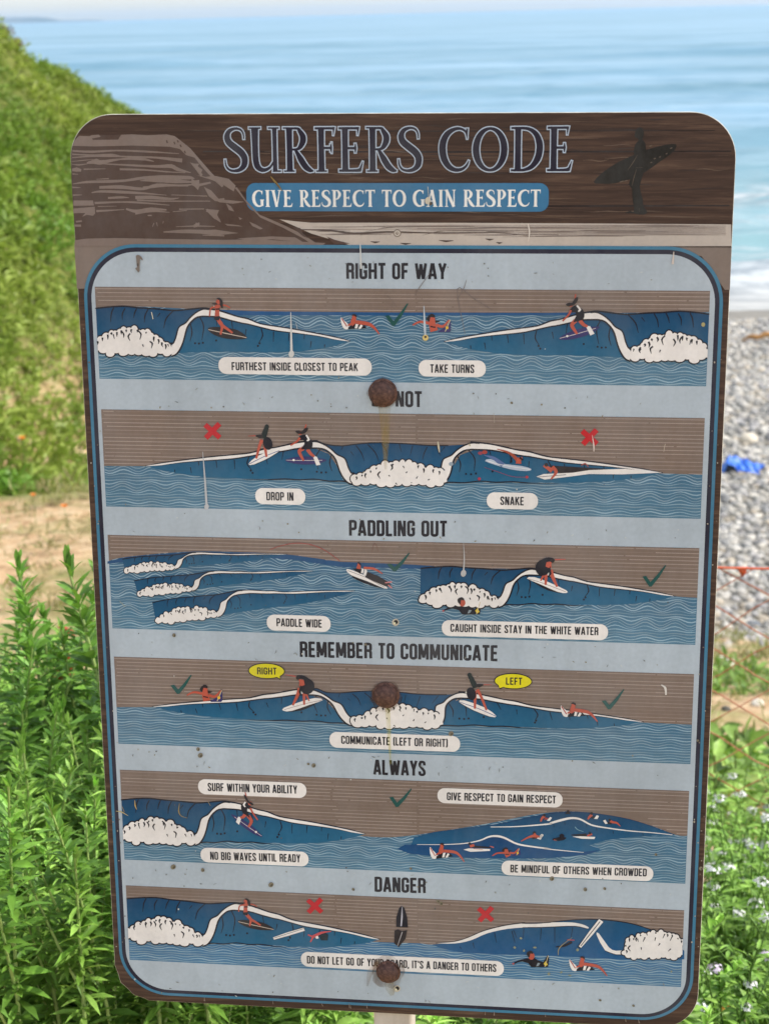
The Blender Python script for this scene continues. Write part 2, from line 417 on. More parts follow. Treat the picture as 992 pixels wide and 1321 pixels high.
# ---- leafy upright stems left of the sign (things)
def leafy_stem(kind):
    h = rng.uniform(.66, .84) if kind < 4 else rng.uniform(.38, .5)
    lab = ['tall green leafy stem in the thick stand left of the sign',
           'yellowish green leafy stem in the thick stand left of the sign',
           'broad leaved dark green stem in the thick stand left of the sign', 'short green leafy sprig in the low growth beneath the sign'][0 if kind in (0, 3) else 1 if kind == 1 else 2 if kind == 2 else 3]
    t = thing('leafy_plant', lab, 'plant', (0, 0, 0), 0, 'upright leafy plants crowding the left of the sign' if kind < 4 else 'short leafy sprigs beneath the sign')
    bend = rng.normal(0, .085, 2)
    sp = np.array([[bend[0] * (u ** 2), bend[1] * u ** 2, u * h] for u in np.linspace(0, 1, 9)])
    A = Acc(); V, q = tube(sp, np.linspace(.0055, .002, 9), 6); A.add(V, q, c=(.30, .40, .12))
    Lf = Acc()
    def dress(sp, h0, n, l0, l1, wr):
        u = np.sort(rng.uniform(.1, 1, n)) ** .85
        P = np.stack([np.interp(u, np.linspace(0, 1, len(sp)), sp[:, k]) for k in range(3)], -1)
        ph = np.arange(n) * 2.4 + rng.normal(0, .3, n)
        el = np.interp(u, (0, .7, .93, 1), (-.05, .35, .8, 1.5)) + rng.normal(0, .2, n)
        D = np.stack([np.cos(ph) * np.cos(el), np.sin(ph) * np.cos(el), np.sin(el)], -1)
        ln = np.interp(u, (0, .5, .85, 1), (l0, l1, l1 * .95, l1 * .6)) * rng.uniform(.75, 1.2, n)
        a, b = (G1, G3) if kind in (0, 3, 4) else (G1 * 1.25 + [.03, .02, 0], G3 * 1.1) if kind == 1 else (G2, G1)
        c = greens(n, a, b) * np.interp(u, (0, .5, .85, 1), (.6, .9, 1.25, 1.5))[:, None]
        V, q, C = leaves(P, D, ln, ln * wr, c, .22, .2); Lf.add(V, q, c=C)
    wr = .155 if kind < 2 else .18 if kind == 3 else .24
    dress(sp, h, int(185 * h / .75), .046, .058, wr)
    for k in range(rng.integers(2, 5)):
        u0 = rng.uniform(.3, .75); b0 = sp[int(u0 * 8)]
        ph = rng.uniform(0, 6.28); ln = rng.uniform(.14, .26) * h / .7
        s2 = np.array([b0 + np.array([math.cos(ph) * .35 * v, math.sin(ph) * .35 * v, v * (.8 + .2 * v)]) * ln for v in np.linspace(0, 1, 6)])
        V, q = tube(s2, np.linspace(.0035, .0015, 6), 5); A.add(V, q, c=(.30, .40, .12))
        dress(s2, ln, 46, .03, .046, wr)
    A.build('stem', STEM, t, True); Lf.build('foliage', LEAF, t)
    return t
stems = [leafy_stem(k) for k in (0, 1, 2, 3, 4)]
used = set()
def plant_stem(k, x, y, sc=1.):
    loc = (x, y, float(height(x, y)) - .01)
    if k not in used:
        used.add(k); o = stems[k]; o.location = loc; o.rotation_euler = (0, 0, rng.uniform(0, 6.28)); o.scale = (sc,) * 3
    else: dup(stems[k], loc, rng.uniform(0, 6.28), sc)
placed = []
for tries in range(6000):
    if len(placed) >= 220: break
    y = rng.uniform(2.05, 3.75); x = rng.uniform(-.2245 * y - .35, -.12)
    if x > -.32 - .03 * (y - 2) and rng.random() > .35: continue
    md = .064 + .016 * (y - 2)
    if any((x - a) ** 2 + (y - b) ** 2 < md ** 2 for a, b in placed): continue
    placed.append((x, y))
    lim = (-y * math.tan(R(19.0 if x < -.155 * y else 21))) - float(height(x, y))
    sc = min(1.15, max(.6, lim / .78)) * rng.uniform(.84, 1.04)
    if y < 2.45: sc *= .82
    plant_stem(int(rng.choice([0, 0, 1, 2, 3])), x, y, sc)
for k in range(40):
    y = rng.uniform(2.02, 2.7); x = rng.uniform(-.15, .52)
    plant_stem(4, x, y, rng.uniform(.55, .8))

# ---- small white flowered plants right of the sign (things)
def white_flowers(kind):
    lab = ['low plant with tiny white flower heads growing right of the sign', 'low plant with pale lilac flower heads growing right of the sign'][kind]
    t = thing('flowering_plant', lab, 'flower', (0, 0, 0), 0, 'white flowered plants below the right edge of the sign')
    A = Acc(); Lf = Acc()
    heads = []
    for k in range(16):
        ph = rng.uniform(0, 6.28); r = rng.uniform(.03, .17); h = rng.uniform(.16, .34)
        e = np.array([math.cos(ph) * r, math.sin(ph) * r, h])
        sp = np.array([[e[0] * u * .9 + rng.normal(0, .004), e[1] * u * .9 + rng.normal(0, .004), e[2] * u ** .8] for u in np.linspace(0, 1, 6)])
        V, q = tube(sp, np.linspace(.0022, .0012, 6), 4); A.add(V, q, c=(.12, .22, .04))
        u = rng.uniform(.05, .95, 22)
        P = np.stack([np.interp(u, np.linspace(0, 1, 6), sp[:, j]) for j in range(3)], -1)
        D = rng.normal(0, 1, (22, 3)); D[:, 2] = np.abs(D[:, 2]) * .6 + .2
        V, q, C = leaves(P, D, rng.uniform(.018, .042, 22), .008, greens(22, G1, G3)); Lf.add(V, q, c=C)
        if k < 5: heads.append(sp[-1])
    A.build('stem', STEM, t, True); Lf.build('foliage', LEAF, t)
    for hd in heads:
        H = Acc(); rr = rng.uniform(.009, .0145)
        for k in range(26):
            d = rng.normal(0, 1, 3); d[2] = abs(d[2]) + .15; d /= np.linalg.norm(d)
            c = hd + d * rr * rng.uniform(.7, 1.1) * np.array([1.2, 1.2, .8])
            a = np.cross(d, [.3, .2, 1.]); a /= np.linalg.norm(a); b = np.cross(d, a)
            an = np.arange(6) * np.pi / 3 + rng.uniform(0, 1); rad = np.where(np.arange(6) % 2, .0022, .0044)
            ring = c + rad[:, None] * (np.cos(an)[:, None] * a + np.sin(an)[:, None] * b)
            V = np.concatenate([[c - d * .001], ring]); tt = [(0, j + 1, (j + 1) % 6 + 1) for j in range(6)]
            H.add(V, None, tt, c=(.86, .84, .84) if kind == 0 else (.74, .62, .76))
        H.build('flower_head', PETAL, t)
    return t
wf = [white_flowers(0), white_flowers(1)]
pts = []
for tries in range(3000):
    if len(pts) >= 40: break
    y = rng.uniform(2.3, 3.9); x = rng.uniform(.15 * y, .27 * y)
    if any((x - a) ** 2 + (y - b) ** 2 < .125 ** 2 for a, b in pts): continue
    pts.append((x, y))
for k, (x, y) in enumerate(pts):
    o = wf[k % 9 == 1] if k < 2 else dup(wf[1 if k % 9 == 1 else 0], (0, 0, 0), 0)
    o.location = (x, y, float(height(x, y)) - .02); o.rotation_euler = (0, 0, rng.uniform(0, 6.28)); o.scale = (rng.uniform(.75, 1.1),) * 3
    k0 = None

# ---- poppies and red flowers
def poppy(px, py, d, size, label, hgt=.25):
    p = at(px, py, d); g = float(height(p[0], p[1]))
    t = thing('orange_poppy', label, 'flower', (p[0], p[1], g))
    top = p[2] - g
    if top < .03: top = .03
    A = Acc(); sp = np.array([[.02 * u * (1 - u), 0, top * u] for u in np.linspace(0, 1, 6)])
    V, q = tube(sp, .0018, 5); A.add(V, q, c=(.12, .22, .05)); A.build('stem', STEM, t, True)
    for k in range(4):
        a = k * math.pi / 2 + .4; B = Acc()
        an = np.linspace(-.85, .85, 7); rr = np.linspace(.12, 1, 4)
        V = np.array([[size * r * math.cos(a + x), size * r * math.sin(a + x), top + size * (.75 * r ** 1.6)] for r in rr for x in an])
        i = np.arange(28).reshape(4, 7); q = np.stack([i[:-1, :-1], i[:-1, 1:], i[1:, 1:], i[1:, :-1]], -1).reshape(-1, 4)
        B.add(V + np.array([0, 0, k * .0006]), q, c=(.85, .22, .015)); B.build('petal', PETAL, t, True)
    return t
poppy(3, 1178, 2.5, .022, 'orange poppy at the left edge among the tall leafy stems')
poppy(929, 1309, 2.55, .016, 'orange poppy under the lower right corner of the sign')
poppy(29, 567, 12.9, .028, 'orange poppy at the foot of the green hillside')
poppy(83, 655, 10.6, .024, 'orange poppy on the bare sandy slope nearest the sign edge')
poppy(43, 640, 11.2, .02, 'small orange poppy alone on the sandy slope farther from the sign')
def paintbrush(pos, lab):
    t = thing('red_wildflower', lab, 'flower', pos)
    A = Acc(); V, q = tube(np.array([[0, 0, u * .13] for u in np.linspace(0, 1, 5)]), .002, 5); A.add(V, q, c=(.2, .2, .05)); A.build('stem', STEM, t, True)
    n = 34; u = rng.random(n); P = np.stack([np.zeros(n), np.zeros(n), .095 + .035 * u], -1)
    D = rng.normal(0, 1, (n, 3)); D[:, 2] = np.abs(D[:, 2]) * .8 + .2
    V, q, C = leaves(P, D, rng.uniform(.012, .022, n), .007, np.array([.55, .09, .045]) * rng.uniform(.6, 1.2, (n, 1)))
    B = Acc(); B.add(V, q, c=C); B.build('bract', PETAL, t)
for px, py, d, lab in ((84, 812, 2.92, 'red wildflower spike at the top of the leafy stand beside the sign'), (88, 850, 2.9, 'red wildflower spike just below the topmost red flower'), (78, 868, 2.85, 'lowest red wildflower spike in the leafy stand left of the sign')):
    p = at(px, py, d); paintbrush((p[0], p[1], p[2] - .13), lab)
# ---- pinkish dry shrubs on the skyline of the bluff
for px, d, r, lab in ((4, 18.1, .13, 'reddish dry shrub on the skyline at the left edge'), (20, 18.0, .12, 'reddish dry shrub second from the left on the skyline'), (31, 18.0, .07, 'small reddish dry shrub lowest on the skyline')):
    p = at(px, 60, d); x, y = p[0], p[1]
    t = thing('dry_shrub', lab, 'shrub', (x, y, float(height(x, y))))
    n = 260; D = rng.normal(0, 1, (n, 3)); D[:, 2] = np.abs(D[:, 2]) + .3
    P = rng.normal(0, .33, (n, 3)) * r; P[:, 2] = np.abs(P[:, 2]) * .9 + .1 * r
    V, q, C = leaves(P, D, r * .4, r * .12, np.array([.34, .22, .19]) * rng.uniform(.6, 1.3, (n, 1)))
    B = Acc(); B.add(V, q, c=C); B.build('foliage', LEAF, t)
    A = Acc()
    for k in range(5):
        e = rng.normal(0, .4, 3) * r; e[2] = r * .9
        V, q = tube(np.array([[0, 0, -.03], e * .5, e]), .006, 4); A.add(V, q, c=(.2, .14, .1))
    A.build('stem', STEM, t)
# ---- broad leaved weeds behind the fence
for px, py, d, sc, lab in ((948, 985, 4.7, 1., 'broad leaved bright green weed behind the orange mesh fence, nearest its middle'), (922, 1000, 4.55, .8, 'smaller broad leaved weed close to the sign edge behind the fence'), (968, 960, 5.1, .6, 'small yellowish weed farthest back behind the orange mesh fence')):
    p = at(px, py, d); x, y = p[0], p[1]
    t = thing('leafy_weed', lab, 'plant', (x, y, float(height(x, y)) - .01), 0, 'weeds behind the fence')
    n = 26; ph = rng.uniform(0, 6.28, n); u = rng.random(n)
    P = np.stack([np.cos(ph) * .05 * u, np.sin(ph) * .05 * u, .02 + .24 * u], -1) * sc
    el = rng.uniform(.1, 1.0, n); D = np.stack([np.cos(ph) * np.cos(el), np.sin(ph) * np.cos(el), np.sin(el)], -1)
    V, q, C = leaves(P, D, rng.uniform(.07, .13, n) * sc, .045 * sc, greens(n, G3, G3 * 1.4), .3)
    B = Acc(); B.add(V, q, c=C); B.build('foliage', LEAF, t)
    A = Acc(); V, q = tube(np.array([[0, 0, 0], [.004, 0, .13 * sc], [0, .01, .28 * sc]]), .004, 5); A.add(V, q, c=(.2, .3, .08)); A.build('stem', STEM, t, True)

# ------------------------------------------------------------------ beach: stones, driftwood, tarp, fence
def stone_mat():
    M = NT('beach_stone')
    at_ = M.n('VertexColor', layer_name='tint')
    n = M.noise(M.coords(), 22, 5, .65)
    k = M.mix(1, at_.outputs[0], M.ramp(n, [(.3, (.72, .72, .72)), (.7, (1.15, 1.13, 1.1))]), 'MULTIPLY')
    M.bsdf(k, .8, .25, n, .4, .01); return M.m
STONE = stone_mat()
bm = bmesh.new(); bmesh.ops.create_icosphere(bm, subdivisions=2, radius=1)
ICO_V = np.array([v.co[:] for v in bm.verts]); ICO_F = np.array([[v.index for v in f.verts] for f in bm.faces]); bm.free()
bm = bmesh.new(); bmesh.ops.create_icosphere(bm, subdivisions=1, radius=1)
ICO1_V = np.array([v.co[:] for v in bm.verts]); ICO1_F = np.array([[v.index for v in f.verts] for f in bm.faces]); bm.free()
PAL = np.array([lin(178, 174, 166), lin(166, 164, 158), lin(194, 189, 179), lin(152, 151, 147), lin(182, 172, 156), lin(206, 202, 194), lin(138, 139, 139), lin(170, 168, 167)])
def pebbles():
    parts = []
    for xr, yr, n, sz, iv, jf in (((-1, 9), (8.5, 17), 2600, (.015, .055), ICO1_V, ICO1_F), ((.5, 7.5), (15.5, 26), 14000, (.026, .075), ICO1_V, ICO1_F), ((1.5, 11), (25, 41.5), 21000, (.032, .085), ICO1_V, ICO1_F)):
        x = rng.uniform(*xr, n); y = rng.uniform(*yr, n)
        if yr[1] < 18: k = (is_hill(x, y) < 0) & (rng.random(n) < sstep(10, 16.5, y) + .04)
        else: k = is_hill(x, y) < 0
        x, y = x[k], y[k]; n = len(x)
        s = sz[0] + (sz[1] - sz[0]) * rng.random(n) ** 2
        z = height(x, y) + s * .25
        sc = np.stack([s * rng.uniform(.8, 1.5, n), s * rng.uniform(.8, 1.3, n), s * rng.uniform(.5, .9, n)], -1)
        a = rng.uniform(0, 6.28, n); m = len(iv)
        lumpy = 1 + .16 * rng.normal(0, 1, (n, m, 1)).clip(-1.5, 1.5)
        v = iv[None] * sc[:, None] * lumpy
        c, s_ = np.cos(a)[:, None], np.sin(a)[:, None]
        V = np.stack([v[..., 0] * c - v[..., 1] * s_ + x[:, None], v[..., 0] * s_ + v[..., 1] * c + y[:, None], v[..., 2] + z[:, None]], -1)
        t = jf[None] + (np.arange(n) * m)[:, None, None]
        col = PAL[rng.integers(0, len(PAL), n)] * rng.uniform(.75, 1.2, (n, 1))
        parts.append((V.reshape(-1, 3), t.reshape(-1, 3), np.repeat(col, m, 0)))
    A = Acc()
    for V, t, c in parts: A.add(V, None, t, c)
    o = A.build('beach_pebbles', STONE, None, True)
    return tag(o, 'grey and tan cobbles heaped along the shore', None, None, 'stuff')
pebbles()
def stone(px, py, d, r, lab, col):
    p = at(px, py, d); x, y = p[0], p[1]
    v = ICO_V * np.array([r * 1.3, r, r * .75]); f = 1 + .3 * fbm(ICO_V[:, 0] * 1.5 + px, ICO_V[:, 1] * 1.5 + ICO_V[:, 2], 7)
    A = Acc(); A.add(v * f[:, None], None, ICO_F, col); o = A.build('beach_stone', STONE, None, True)
    o.location = (x, y, float(height(x, y)) + r * .3); o.rotation_euler = (0, 0, px)
    return tag(o, lab, 'stone', None)
stone(966, 566, 26.5, .16, 'pale rounded stone on the beach above the blue tarp', lin(214, 204, 186))
stone(938, 796, 9.6, .06, 'white stone seen through the top of the orange mesh fence', lin(228, 222, 210))
stone(978, 885, 7.4, .03, 'white stone low on the bank near the right edge', lin(220, 214, 200))
stone(938, 893, 7.2, .022, 'dark stone on the sandy bank close beside the sign', lin(96, 92, 84))
stone(976, 700, 16.8, .07, 'bluish dark stone among the cobbles near the right edge', lin(96, 108, 122))

def driftwood():
    p = at(984, 449, 37.5); A = Acc()
    n = 14; u = np.linspace(-1, 1, n)
    path = np.stack([u * .42, -.12 * u + .05 * np.sin(u * 4), .08 * np.cos(u * 2) + .03 * np.sin(u * 7)], -1)
    V, q = tube(path, (.06) * (1 - .55 * np.abs(u) ** 2) * (1 + .12 * np.sin(u * 9)), 9); A.add(V, q)
    V, q = tube(np.array([[.2, 0, .08], [.35, .1, .2], [.42, .15, .28]]), [.03, .022, .01], 6); A.add(V, q)
    M = NT('driftwood'); c = M.coords((1, 6, 6)); n = M.noise(c, 5, 5)
    M.bsdf(M.ramp(n, [(.3, lin(140, 100, 58)), (.7, lin(196, 150, 96))]), .9, .1, n, .5, .02)
    o = A.build('driftwood', M.m, None, True); o.location = (p[0], p[1], float(height(p[0], p[1])) + .1)
    tag(o, 'orange brown driftwood branch lying on the cobbles near the shoreline', 'driftwood')
driftwood()

def tarp():
    p = at(957, 604, 24.3)
    nx, ny = 46, 22; U, W = np.meshgrid(np.linspace(-1, 1, nx), np.linspace(-1, 1, ny))
    X = U * .29 + .04 * np.sin(W * 3); Y = W * .24 * (1 - .35 * U) - .05 * U
    fold = .09 * np.exp(-((U + .55) / .35) ** 2) + .05 * np.exp(-((U - .3) / .5) ** 2)
    Z = .07 + fold * 1.5 + .16 * (fbm(U * 2.2 + 3, W * 2.2, 5)) + .03 * np.abs(np.sin(U * 7 + W * 3)) - .07 * np.abs(W) ** 2
    i = np.arange(nx * ny).reshape(ny, nx); q = np.stack([i[:-1, :-1], i[:-1, 1:], i[1:, 1:], i[1:, :-1]], -1).reshape(-1, 4)
    M = NT('blue_plastic'); n = M.noise(M.coords(), 14, 4)
    M.bsdf(M.ramp(n, [(.3, lin(28, 84, 190)), (.7, lin(60, 130, 226))]), .4, .5, n, .4, .02)
    o = mesh_obj('plastic_tarp', np.stack([X, Y, Z], -1).reshape(-1, 3), [q], M.m, None, True)
    md = o.modifiers.new('thickness', 'SOLIDIFY'); md.thickness = .006
    o.location = (p[0], p[1], float(height(p[0], p[1]))); o.rotation_euler = (0, 0, -.25)
    tag(o, 'crumpled bright blue plastic tarp lying on the cobble beach', 'tarp')
tarp()

def fence():
    M = NT('orange_plastic'); n = M.noise(M.coords(), 18, 3)
    M.bsdf(M.ramp(n, [(.3, lin(196, 74, 38)), (.7, lin(226, 108, 60))]), .5, .4)
    M2 = NT('faded_net'); n = M2.noise(M2.coords(), 12, 3)
    M2.bsdf(M2.ramp(n, [(.3, lin(164, 88, 62)), (.7, lin(200, 132, 100))]), .6, .3)
    y0 = 4.0; x0, x1 = .45, 2.6
    t = thing('mesh_fence', 'sagging orange plastic mesh fence strung across the bank right of the sign', 'fence', (x0, y0, float(height(x0, y0))))
    base = np.array(t.location)
    top = lambda x: -1.335 - .028 * (x - .7) + .012 * math.sin(x * 5)
    bot = lambda x: float(height(x, y0)) - .01
    def pt(x, v): z = top(x) * (1 - v) + bot(x) * v; return np.array([x, y0 + .05 * math.sin(v * 4 + x * 2), z]) - base
    A = Acc(); V, q = tube([pt(x, 0) for x in np.linspace(x0, x1, 50)], .0030, 6); A.add(V, q); A.build('top_cord', M.m, t, True)
    A = Acc()
    cw = .19; rows = 15
    for d in (1, -1):
        for k in range(-rows, int((x1 - x0) / cw) + rows):
            path = []
            for j in range(rows + 1):
                x = x0 + (k + d * j * .5 + (0 if d > 0 else rows * .5)) * cw
                if x0 <= x <= x1: path.append(pt(x + rng.normal(0, .006), j / rows + rng.normal(0, .005) * (0 < j < rows)) + np.array([0, .002 * d, 0]))
            if len(path) > 1:
                V, q = tube(path, .0019 if d > 0 else .0015, 5); A.add(V, q)
    A.build('net', M2.m, t, True)
    # torn tabs still knotted on the top cord
    for x in (.80, .888, 1.02, 1.31, 1.62, 1.9):
        p = pt(x, 0); B = Acc()
        V = np.array([[-.022, 0, .005], [.024, 0, .005], [.016, -.008, -.022], [0, -.012, -.04], [-.012, -.006, -.02]]) + p
        V = p + (V - p) * .55; V2 = V + np.array([0, .004, 0]); B.add(np.concatenate([V, V2]), [(0, 1, 6, 5), (1, 2, 7, 6), (2, 3, 8, 7), (3, 4, 9, 8), (4, 0, 5, 9)], [(0, 4, 3), (0, 3, 2), (0, 2, 1), (5, 8, 9), (5, 7, 8), (5, 6, 7)])
        B.build('torn_tab', M.m, t)
    for x in (.5, 2.55):
        A = Acc(); V, q = tube([np.array([x, y0 + .02, bot(x) - .1]) - base, np.array([x, y0 + .02, top(x) + .05]) - base], .014, 8); A.add(V, q)
        A.build('stake', M2.m, t, True)
fence()
# ------------------------------------------------------------------ the sign
SRC = np.array([[0, 0], [1, 0], [0, 1], [1, 1.]])
DST = np.array([[87.9, 146.9], [951.9, 143.3], [150.2, 1290.6], [898.7, 1329.6]])   # sign face corners as seen
def homography(s, d):
    A = []
    for (x, y), (u, v) in zip(s, d): A += [[x, y, 1, 0, 0, 0, -u * x, -u * y, -u], [0, 0, 0, x, y, 1, -v * x, -v * y, -v]]
    h = np.linalg.svd(np.array(A))[2][-1].reshape(3, 3); return h / h[2, 2]
HM = homography(SRC, DST); HI = np.linalg.inv(HM)
G = np.array([[1 / F, 0, -PC[0] / F], [0, 1 / F, -PC[1] / F], [0, 0, 1]]) @ HM
SW = .61; sc_ = SW / np.linalg.norm(G[:, 0]); G = G * sc_
if G[2, 2] < 0: G = -G
SH = float(np.linalg.norm(G[:, 1]))
ex, ey = RW @ (G[:, 0] / SW), RW @ (G[:, 1] / SH)
ey = ey - ex * (ex @ ey); ey /= np.linalg.norm(ey)
org = RW @ G[:, 2]
uz = np.cross(ex, -ey)                         # out of the face, towards the reader
SIGN_M = Matrix(((ex[0], -ey[0], uz[0], org[0]), (ex[1], -ey[1], uz[1], org[1]), (ex[2], -ey[2], uz[2], org[2]), (0, 0, 0, 1)))
def inv(p):                                   # artwork is drawn in photo pixels, then laid on the flat face in metres
    p = np.asarray(p, float).reshape(-1, 2)
    q = np.c_[p, np.ones(len(p))] @ HI.T
    return np.stack([q[:, 0] / q[:, 2] * SW, -q[:, 1] / q[:, 2] * SH], -1)
PX = SW / 800.                                # about one photo pixel on the face
sign = thing('information_sign', 'tall rounded surf etiquette sign with printed wave pictures on a square post', 'sign', (0, 0, 0))
sign.matrix_world = SIGN_M

def ink_mat():
    M = NT('printed_ink')
    at_ = M.n('VertexColor', layer_name='tint'); c = M.coords()
    n1 = M.noise(c, 7, 5, .6); n2 = M.noise(M.coords((1, .25, 1)), 60, 4, .6); n3 = M.noise(c, 260, 2, .5)
    k = M.math('MULTIPLY', M.mapr(n1, .3, .7, .88, 1.06), M.mapr(n2, .3, .75, 1.04, .93))
    k = M.math('MULTIPLY', k, M.mapr(n3, .3, .7, .96, 1.03))
    mul = M.n('VectorMath', operation='SCALE'); M.l(at_.outputs[0], mul.inputs[0]); M.l(k, mul.inputs['Scale'])
    n4 = M.noise(M.coords((1, .6, 1)), 11, 6, .7)
    hv = M.n('HueSaturation'); hv.inputs['Saturation'].default_value = 1.0; M.l(mul.outputs[0], hv.inputs['Color'])
    fade = M.mix(M.mapr(n4, .42, .70, 0, .12), hv.outputs[0], lin(158, 160, 162))
    spot = M.mapr(M.noise(c, 95, 4, .7), .70, .76)
    col = M.mix(M.math('MULTIPLY', spot, .35), fade, lin(120, 112, 100))
    M.bsdf(col, M.mapr(n1, .3, .7, .5, .65), .18, n3, .05, .001); return M.m
INK = ink_mat()
def wood_mat():
    M = NT('printed_wood')
    n1 = M.noise(M.coords((1.1, 22, 1)), 8, 7, .66, .7); n2 = M.noise(M.coords((1, 5, 1)), 4, 3, .5, .4); n3 = M.noise(M.coords((3, 60, 1)), 12, 3, .6)
    g = M.ramp(n1, [(.28, lin(46, 35, 31)), (.46, lin(70, 53, 45)), (.58, lin(92, 71, 59)), (.74, lin(126, 101, 84))])
    col = M.mix(M.mapr(n2, .3, .7, .1, .7), g, lin(62, 47, 41))
    col = M.mix(M.mapr(n3, .62, .72, 0, .35), col, lin(112, 92, 78))
    M.bsdf(col, .55, .18); return M.m
WOOD = wood_mat()
def stain_shade_mat():
    M = NT('rust_and_shade'); at_ = M.n('VertexColor', layer_name='tint')
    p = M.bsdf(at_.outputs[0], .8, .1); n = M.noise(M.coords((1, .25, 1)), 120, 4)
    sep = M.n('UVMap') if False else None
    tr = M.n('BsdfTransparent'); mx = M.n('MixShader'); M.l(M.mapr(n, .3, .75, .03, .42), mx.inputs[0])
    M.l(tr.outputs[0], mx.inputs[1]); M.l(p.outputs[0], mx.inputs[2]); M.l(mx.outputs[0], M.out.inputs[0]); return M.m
STAIN_SHADE = stain_shade_mat()  # for rust streaks and for the contact shade painted round the bolts

def catmull(P, closed=False, n=4):
    P = np.asarray(P, float)
    if len(P) < 3: return P
    if closed: Q = np.concatenate([P[-1:], P, P[:2]])
    else: Q = np.concatenate([2 * P[:1] - P[1:2], P, 2 * P[-1:] - P[-2:-1]])
    out = []
    for i in range(1, len(Q) - 2):
        p0, p1, p2, p3 = Q[i - 1:i + 3]
        for t in np.arange(n) / n:
            out.append(.5 * (2 * p1 + (p2 - p0) * t + (2 * p0 - 5 * p1 + 4 * p2 - p3) * t * t + (3 * p1 - p0 - 3 * p2 + p3) * t ** 3))
    if not closed: out.append(Q[-2])
    return np.array(out)

class Art:
    """flat printed shapes; layers are .06 mm apart, shapes inside a layer a few microns"""
    def __init__(s): s.V = []; s.C = []; s.T = []; s.I = []; s.n = 0; s.k = 0
    def _z(s, L): s.k += 1; return L * 6.0e-5 + (s.k % 14) * 4e-6
    def _push(s, xy, tri, col, L, mi=0):
        z = s._z(L); xy = np.asarray(xy); s.V.append(np.c_[xy, np.full(len(xy), z)])
        s.C.append(np.broadcast_to(np.asarray(col, float), (len(xy), 3))); tri = np.asarray(tri).reshape(-1, 3)
        a, b, c = xy[tri[:, 0]], xy[tri[:, 1]], xy[tri[:, 2]]
        ar = (b[:, 0] - a[:, 0]) * (c[:, 1] - a[:, 1]) - (b[:, 1] - a[:, 1]) * (c[:, 0] - a[:, 0])
        tri = np.where((ar < 0)[:, None], tri[:, ::-1], tri)
        s.T.append(tri + s.n); s.I.append(np.full(len(tri), mi)); s.n += len(xy)
    def flat(s, xy, col, L, mi=0):                       # polygon already in sign metres
        xy = np.asarray(xy, float)
        t = tessellate_polygon([[Vector((p[0], p[1], 0)) for p in xy]])
        s._push(xy, t, col, L, mi)
    def poly(s, P, col, L, smooth=0, mi=0):
        P = np.asarray(P, float)
        if smooth: P = catmull(P, True, smooth)
        s.flat(inv(P), col, L, mi)
    def grad(s, P, top, bot, L):                         # printed colour blend from the upper to the lower edge of the shape
        P = np.asarray(P, float); xy = inv(P)
        t = tessellate_polygon([[Vector((p[0], p[1], 0)) for p in xy]])
        f = (P[:, 1] - P[:, 1].min()) / (np.ptp(P[:, 1]) + 1e-6)
        s._push(xy, t, np.array(top) * (1 - f[:, None]) + np.array(bot) * f[:, None], L)
    def ribbon(s, xy, w, col, L, mi=0):                  # in sign metres
        P = np.asarray(xy, float); n = len(P); w = np.broadcast_to(np.asarray(w, float), n)
        d = np.diff(P, axis=0); d /= np.linalg.norm(d, axis=1)[:, None] + 1e-12
        nr = np.stack([-d[:, 1], d[:, 0]], -1)
        N = np.concatenate([nr[:1], nr[:-1] + nr[1:], nr[-1:]]); ln = np.linalg.norm(N, axis=1)[:, None]
        N = N / np.maximum(ln, 1e-9); k = np.ones(n); k[1:-1] = np.clip(2 / np.maximum(ln[1:-1, 0], .9), 1, 1.6)
        o = N * (w * .5 * k)[:, None]
        V = np.concatenate([P + o, P - o]); i = np.arange(n - 1)
        t = np.concatenate([np.stack([i, i + n, i + 1], -1), np.stack([i + 1, i + n, i + n + 1], -1)])
        s._push(V, t, col, L, mi)
    def stroke(s, P, w, col, L, smooth=0, mi=0):         # in photo pixels
        P = np.asarray(P, float); n0 = len(P)
        w = np.asarray(w, float)
        if smooth and n0 > 2:
            if w.ndim: w = np.interp(np.linspace(0, n0 - 1, (n0 - 1) * smooth + 1), np.arange(n0), w if len(w) == n0 else np.interp(np.linspace(0, 1, n0), np.linspace(0, 1, len(w)), w))
            P = catmull(P, False, smooth)
        elif w.ndim and len(w) != n0: w = np.interp(np.linspace(0, 1, n0), np.linspace(0, 1, len(w)), w)
        s.ribbon(inv(P), w * PX, col, L, mi)
    def disc(s, c, rx, ry, col, L, ang=0., n=18, mi=0):
        a = np.arange(n) * 2 * np.pi / n; x, y = rx * np.cos(a), ry * np.sin(a)
        s.poly(np.stack([c[0] + x * math.cos(ang) - y * math.sin(ang), c[1] + x * math.sin(ang) + y * math.cos(ang)], -1), col, L, 0, mi)
    def build(s, name, parent, mats=None, label=None):
        o = mesh_obj(name, np.concatenate(s.V), [np.concatenate(s.T)], mats or [INK], parent, False, np.concatenate(s.C), np.concatenate(s.I))
        if label: o['label'] = label
        return o

def crop(x0, y0, sc): return lambda *pts: [(x0 + p[0] / sc, y0 + p[1] / sc) for p in pts]

